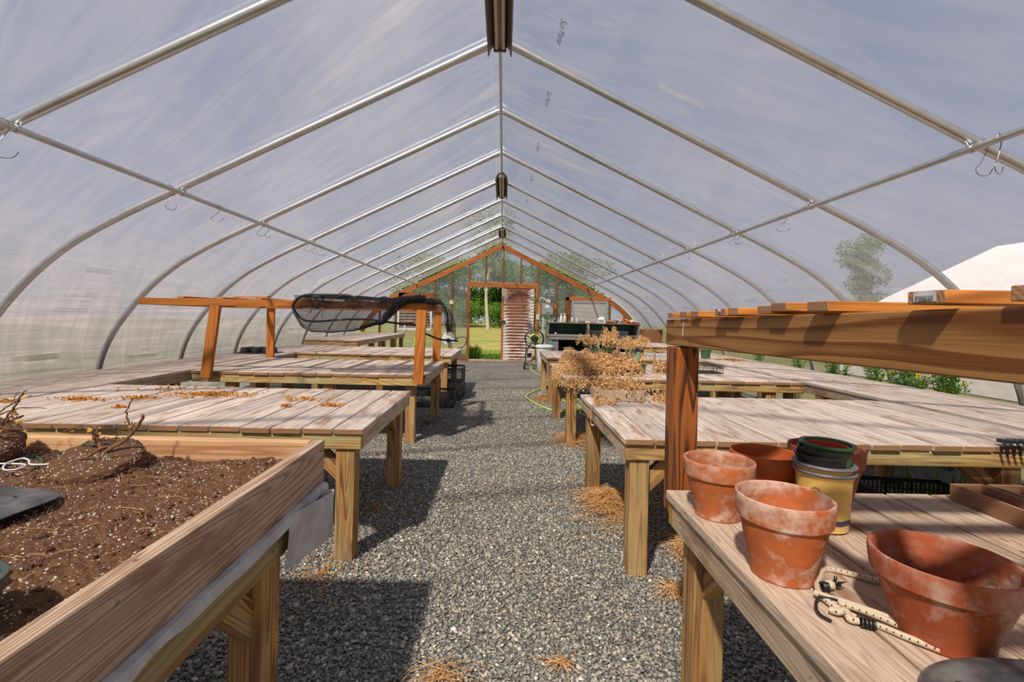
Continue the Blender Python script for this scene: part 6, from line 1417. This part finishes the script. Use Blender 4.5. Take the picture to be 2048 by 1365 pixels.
# ================================================================== OUTDOORS
def tree_mesh(h, r, tr, n, seed, birch=False):
    random.seed(seed); mb = MB(); P = catmull([(0, 0, 0), (.03 * h * R_(-1, 1), 0, h * .3), (.03 * h * R_(-1, 1), 0, h * .6), (0, 0, h * .92)], 5); mb.tube(P, [tr * (1 - .8 * i / (len(P) - 1)) for i in range(len(P))], 10)
    for k in range(9):
        z = h * R_(.35, .8); a = R_(0, 6.28); mb.tube([(0, 0, z), (r * .35 * math.cos(a), r * .35 * math.sin(a), z + h * .08), (r * .75 * math.cos(a), r * .75 * math.sin(a), z + h * .12)], [tr * .35, tr * .22, tr * .08], 6)
    lf = MB(); cl = [(R_(-1, 1) * r * .6, R_(-1, 1) * r * .6, h * R_(.25 if not birch else .5, .95), r * R_(.35, .6)) for _ in range(26)]
    for k in range(n):
        c = random.choice(cl); d = V3((random.gauss(0, 1), random.gauss(0, 1), random.gauss(0, 1))).normalized() * c[3] * R_(.6, 1) ; s_ = r * R_(.05, .10)
        lf.leaf((c[0] + d.x, c[1] + d.y, max(.2, c[2] + d.z * .8)), (R_(-1, 1), R_(-1, 1), R_(-1, .4)), s_, s_ * .8, .4)
    return mb, lf
M['darkbark'] = plain('dark_bark', (.09, .07, .05), .9)
def plant_tree(name, h, r, tr, n, seed, bark, lab, cat='tree', grp=None, birch=False, leaf='treeleaf', loc=(0, 0, 0)):
    t = thing(name, (0, 0, 0), lab, cat, grp); a, b = tree_mesh(h, r, tr, n, seed, birch); a.build('trunk', M[bark], t); b.build('crown', M[leaf], t, smooth=False); t.location = loc; return t
g4 = 'trees beyond the lawn'
A = plant_tree('broadleaf_tree', 11, 4.2, .22, 9000, 11, 'darkbark', 'broad tree at the lawn edge, left part of the door view', grp=g4, loc=(-5.2, 62, 0)); A.scale = (1, 1, .72)
for i_, (x, y, s_, rz, lab) in enumerate(((-.6, 66, 1.05, 1, 'tree behind the pale trunk at the lawn edge'), (3.6, 60, .95, 2, 'dark tree at the right of the open door view'), (-11, 64, 1.1, 3, 'tree beyond the lawn, seen through the plastic left of the door'), (9, 63, 1.15, 4, 'tree beyond the lawn, seen through the plastic right of the door'))):
    d = dup(A, (x, y, 0), rz, lab, g4); d.scale = (s_, s_, s_ * .72)
plant_tree('birch_tree', 12, 2.6, .20, 2500, 21, 'bark', 'pale slender trunk in the middle of the open door view', birch=True, loc=(-1.45, 46, 0))
plant_tree('broadleaf_tree', 7.0, 1.5, .14, 9000, 31, 'darkbark', 'small round crowned tree seen through the right plastic wall', loc=(22.6, 30, 0))
hd = plant_tree('shrub', 2.6, 2.2, .08, 4200, 41, 'darkbark', 'shrub under the trees, left in the open door view', 'shrub', 'shrubs at the lawn edge', loc=(-4.2, 55, 0))
for i_, (x, y, s_, lab) in enumerate(((-.3, 56, 1.0, 'shrub under the trees, in the middle of the door view'), (3.4, 54, 1.1, 'shrub under the trees, right in the door view'), (-9, 50, 1.2, 'shrub beyond the plastic left of the door'), (8, 50, 1.2, 'shrub beyond the plastic right of the door'))):
    d = dup(hd, (x, y, 0), i_ * 1.3, lab, 'shrubs at the lawn edge'); d.scale = (s_, s_, s_)
# neighbouring plastic house on the right
t = thing('neighbouring_greenhouse', (12.3, 3.0, 0), 'pale neighbouring greenhouse seen blurred through the right plastic wall', 'greenhouse')
mb = MB(); NX = 12.3; P = []; yy = (-8.0, 12.0); n = 41
for y in yy:
    for k in range(n): x_, z_ = prof(-ARC + 2 * ARC * k / (n - 1)); P.append((NX + (x_ - CX), y, z_ * 1.0))
mb.poly(P, [[k, k + 1, n + k + 1, n + k] for k in range(n - 1)] + [[n + k for k in range(n)]]); mb.uv = [[(mb.v[k][0], mb.v[k][2]) for k in f] for f in mb.f]
mb.build('greenhouse_cover', plain('white_cover', (.86, .80, .78), .7, var=.03), t)

for o in list(COL.objects):
    if o.parent is not None and o.name.split('.')[0] in ('stems', 'dry_foliage', 'leaves', 'withered_leaves', 'yellow_flowers', 'crown', 'frayed_end'): o['kind'] = 'stuff'
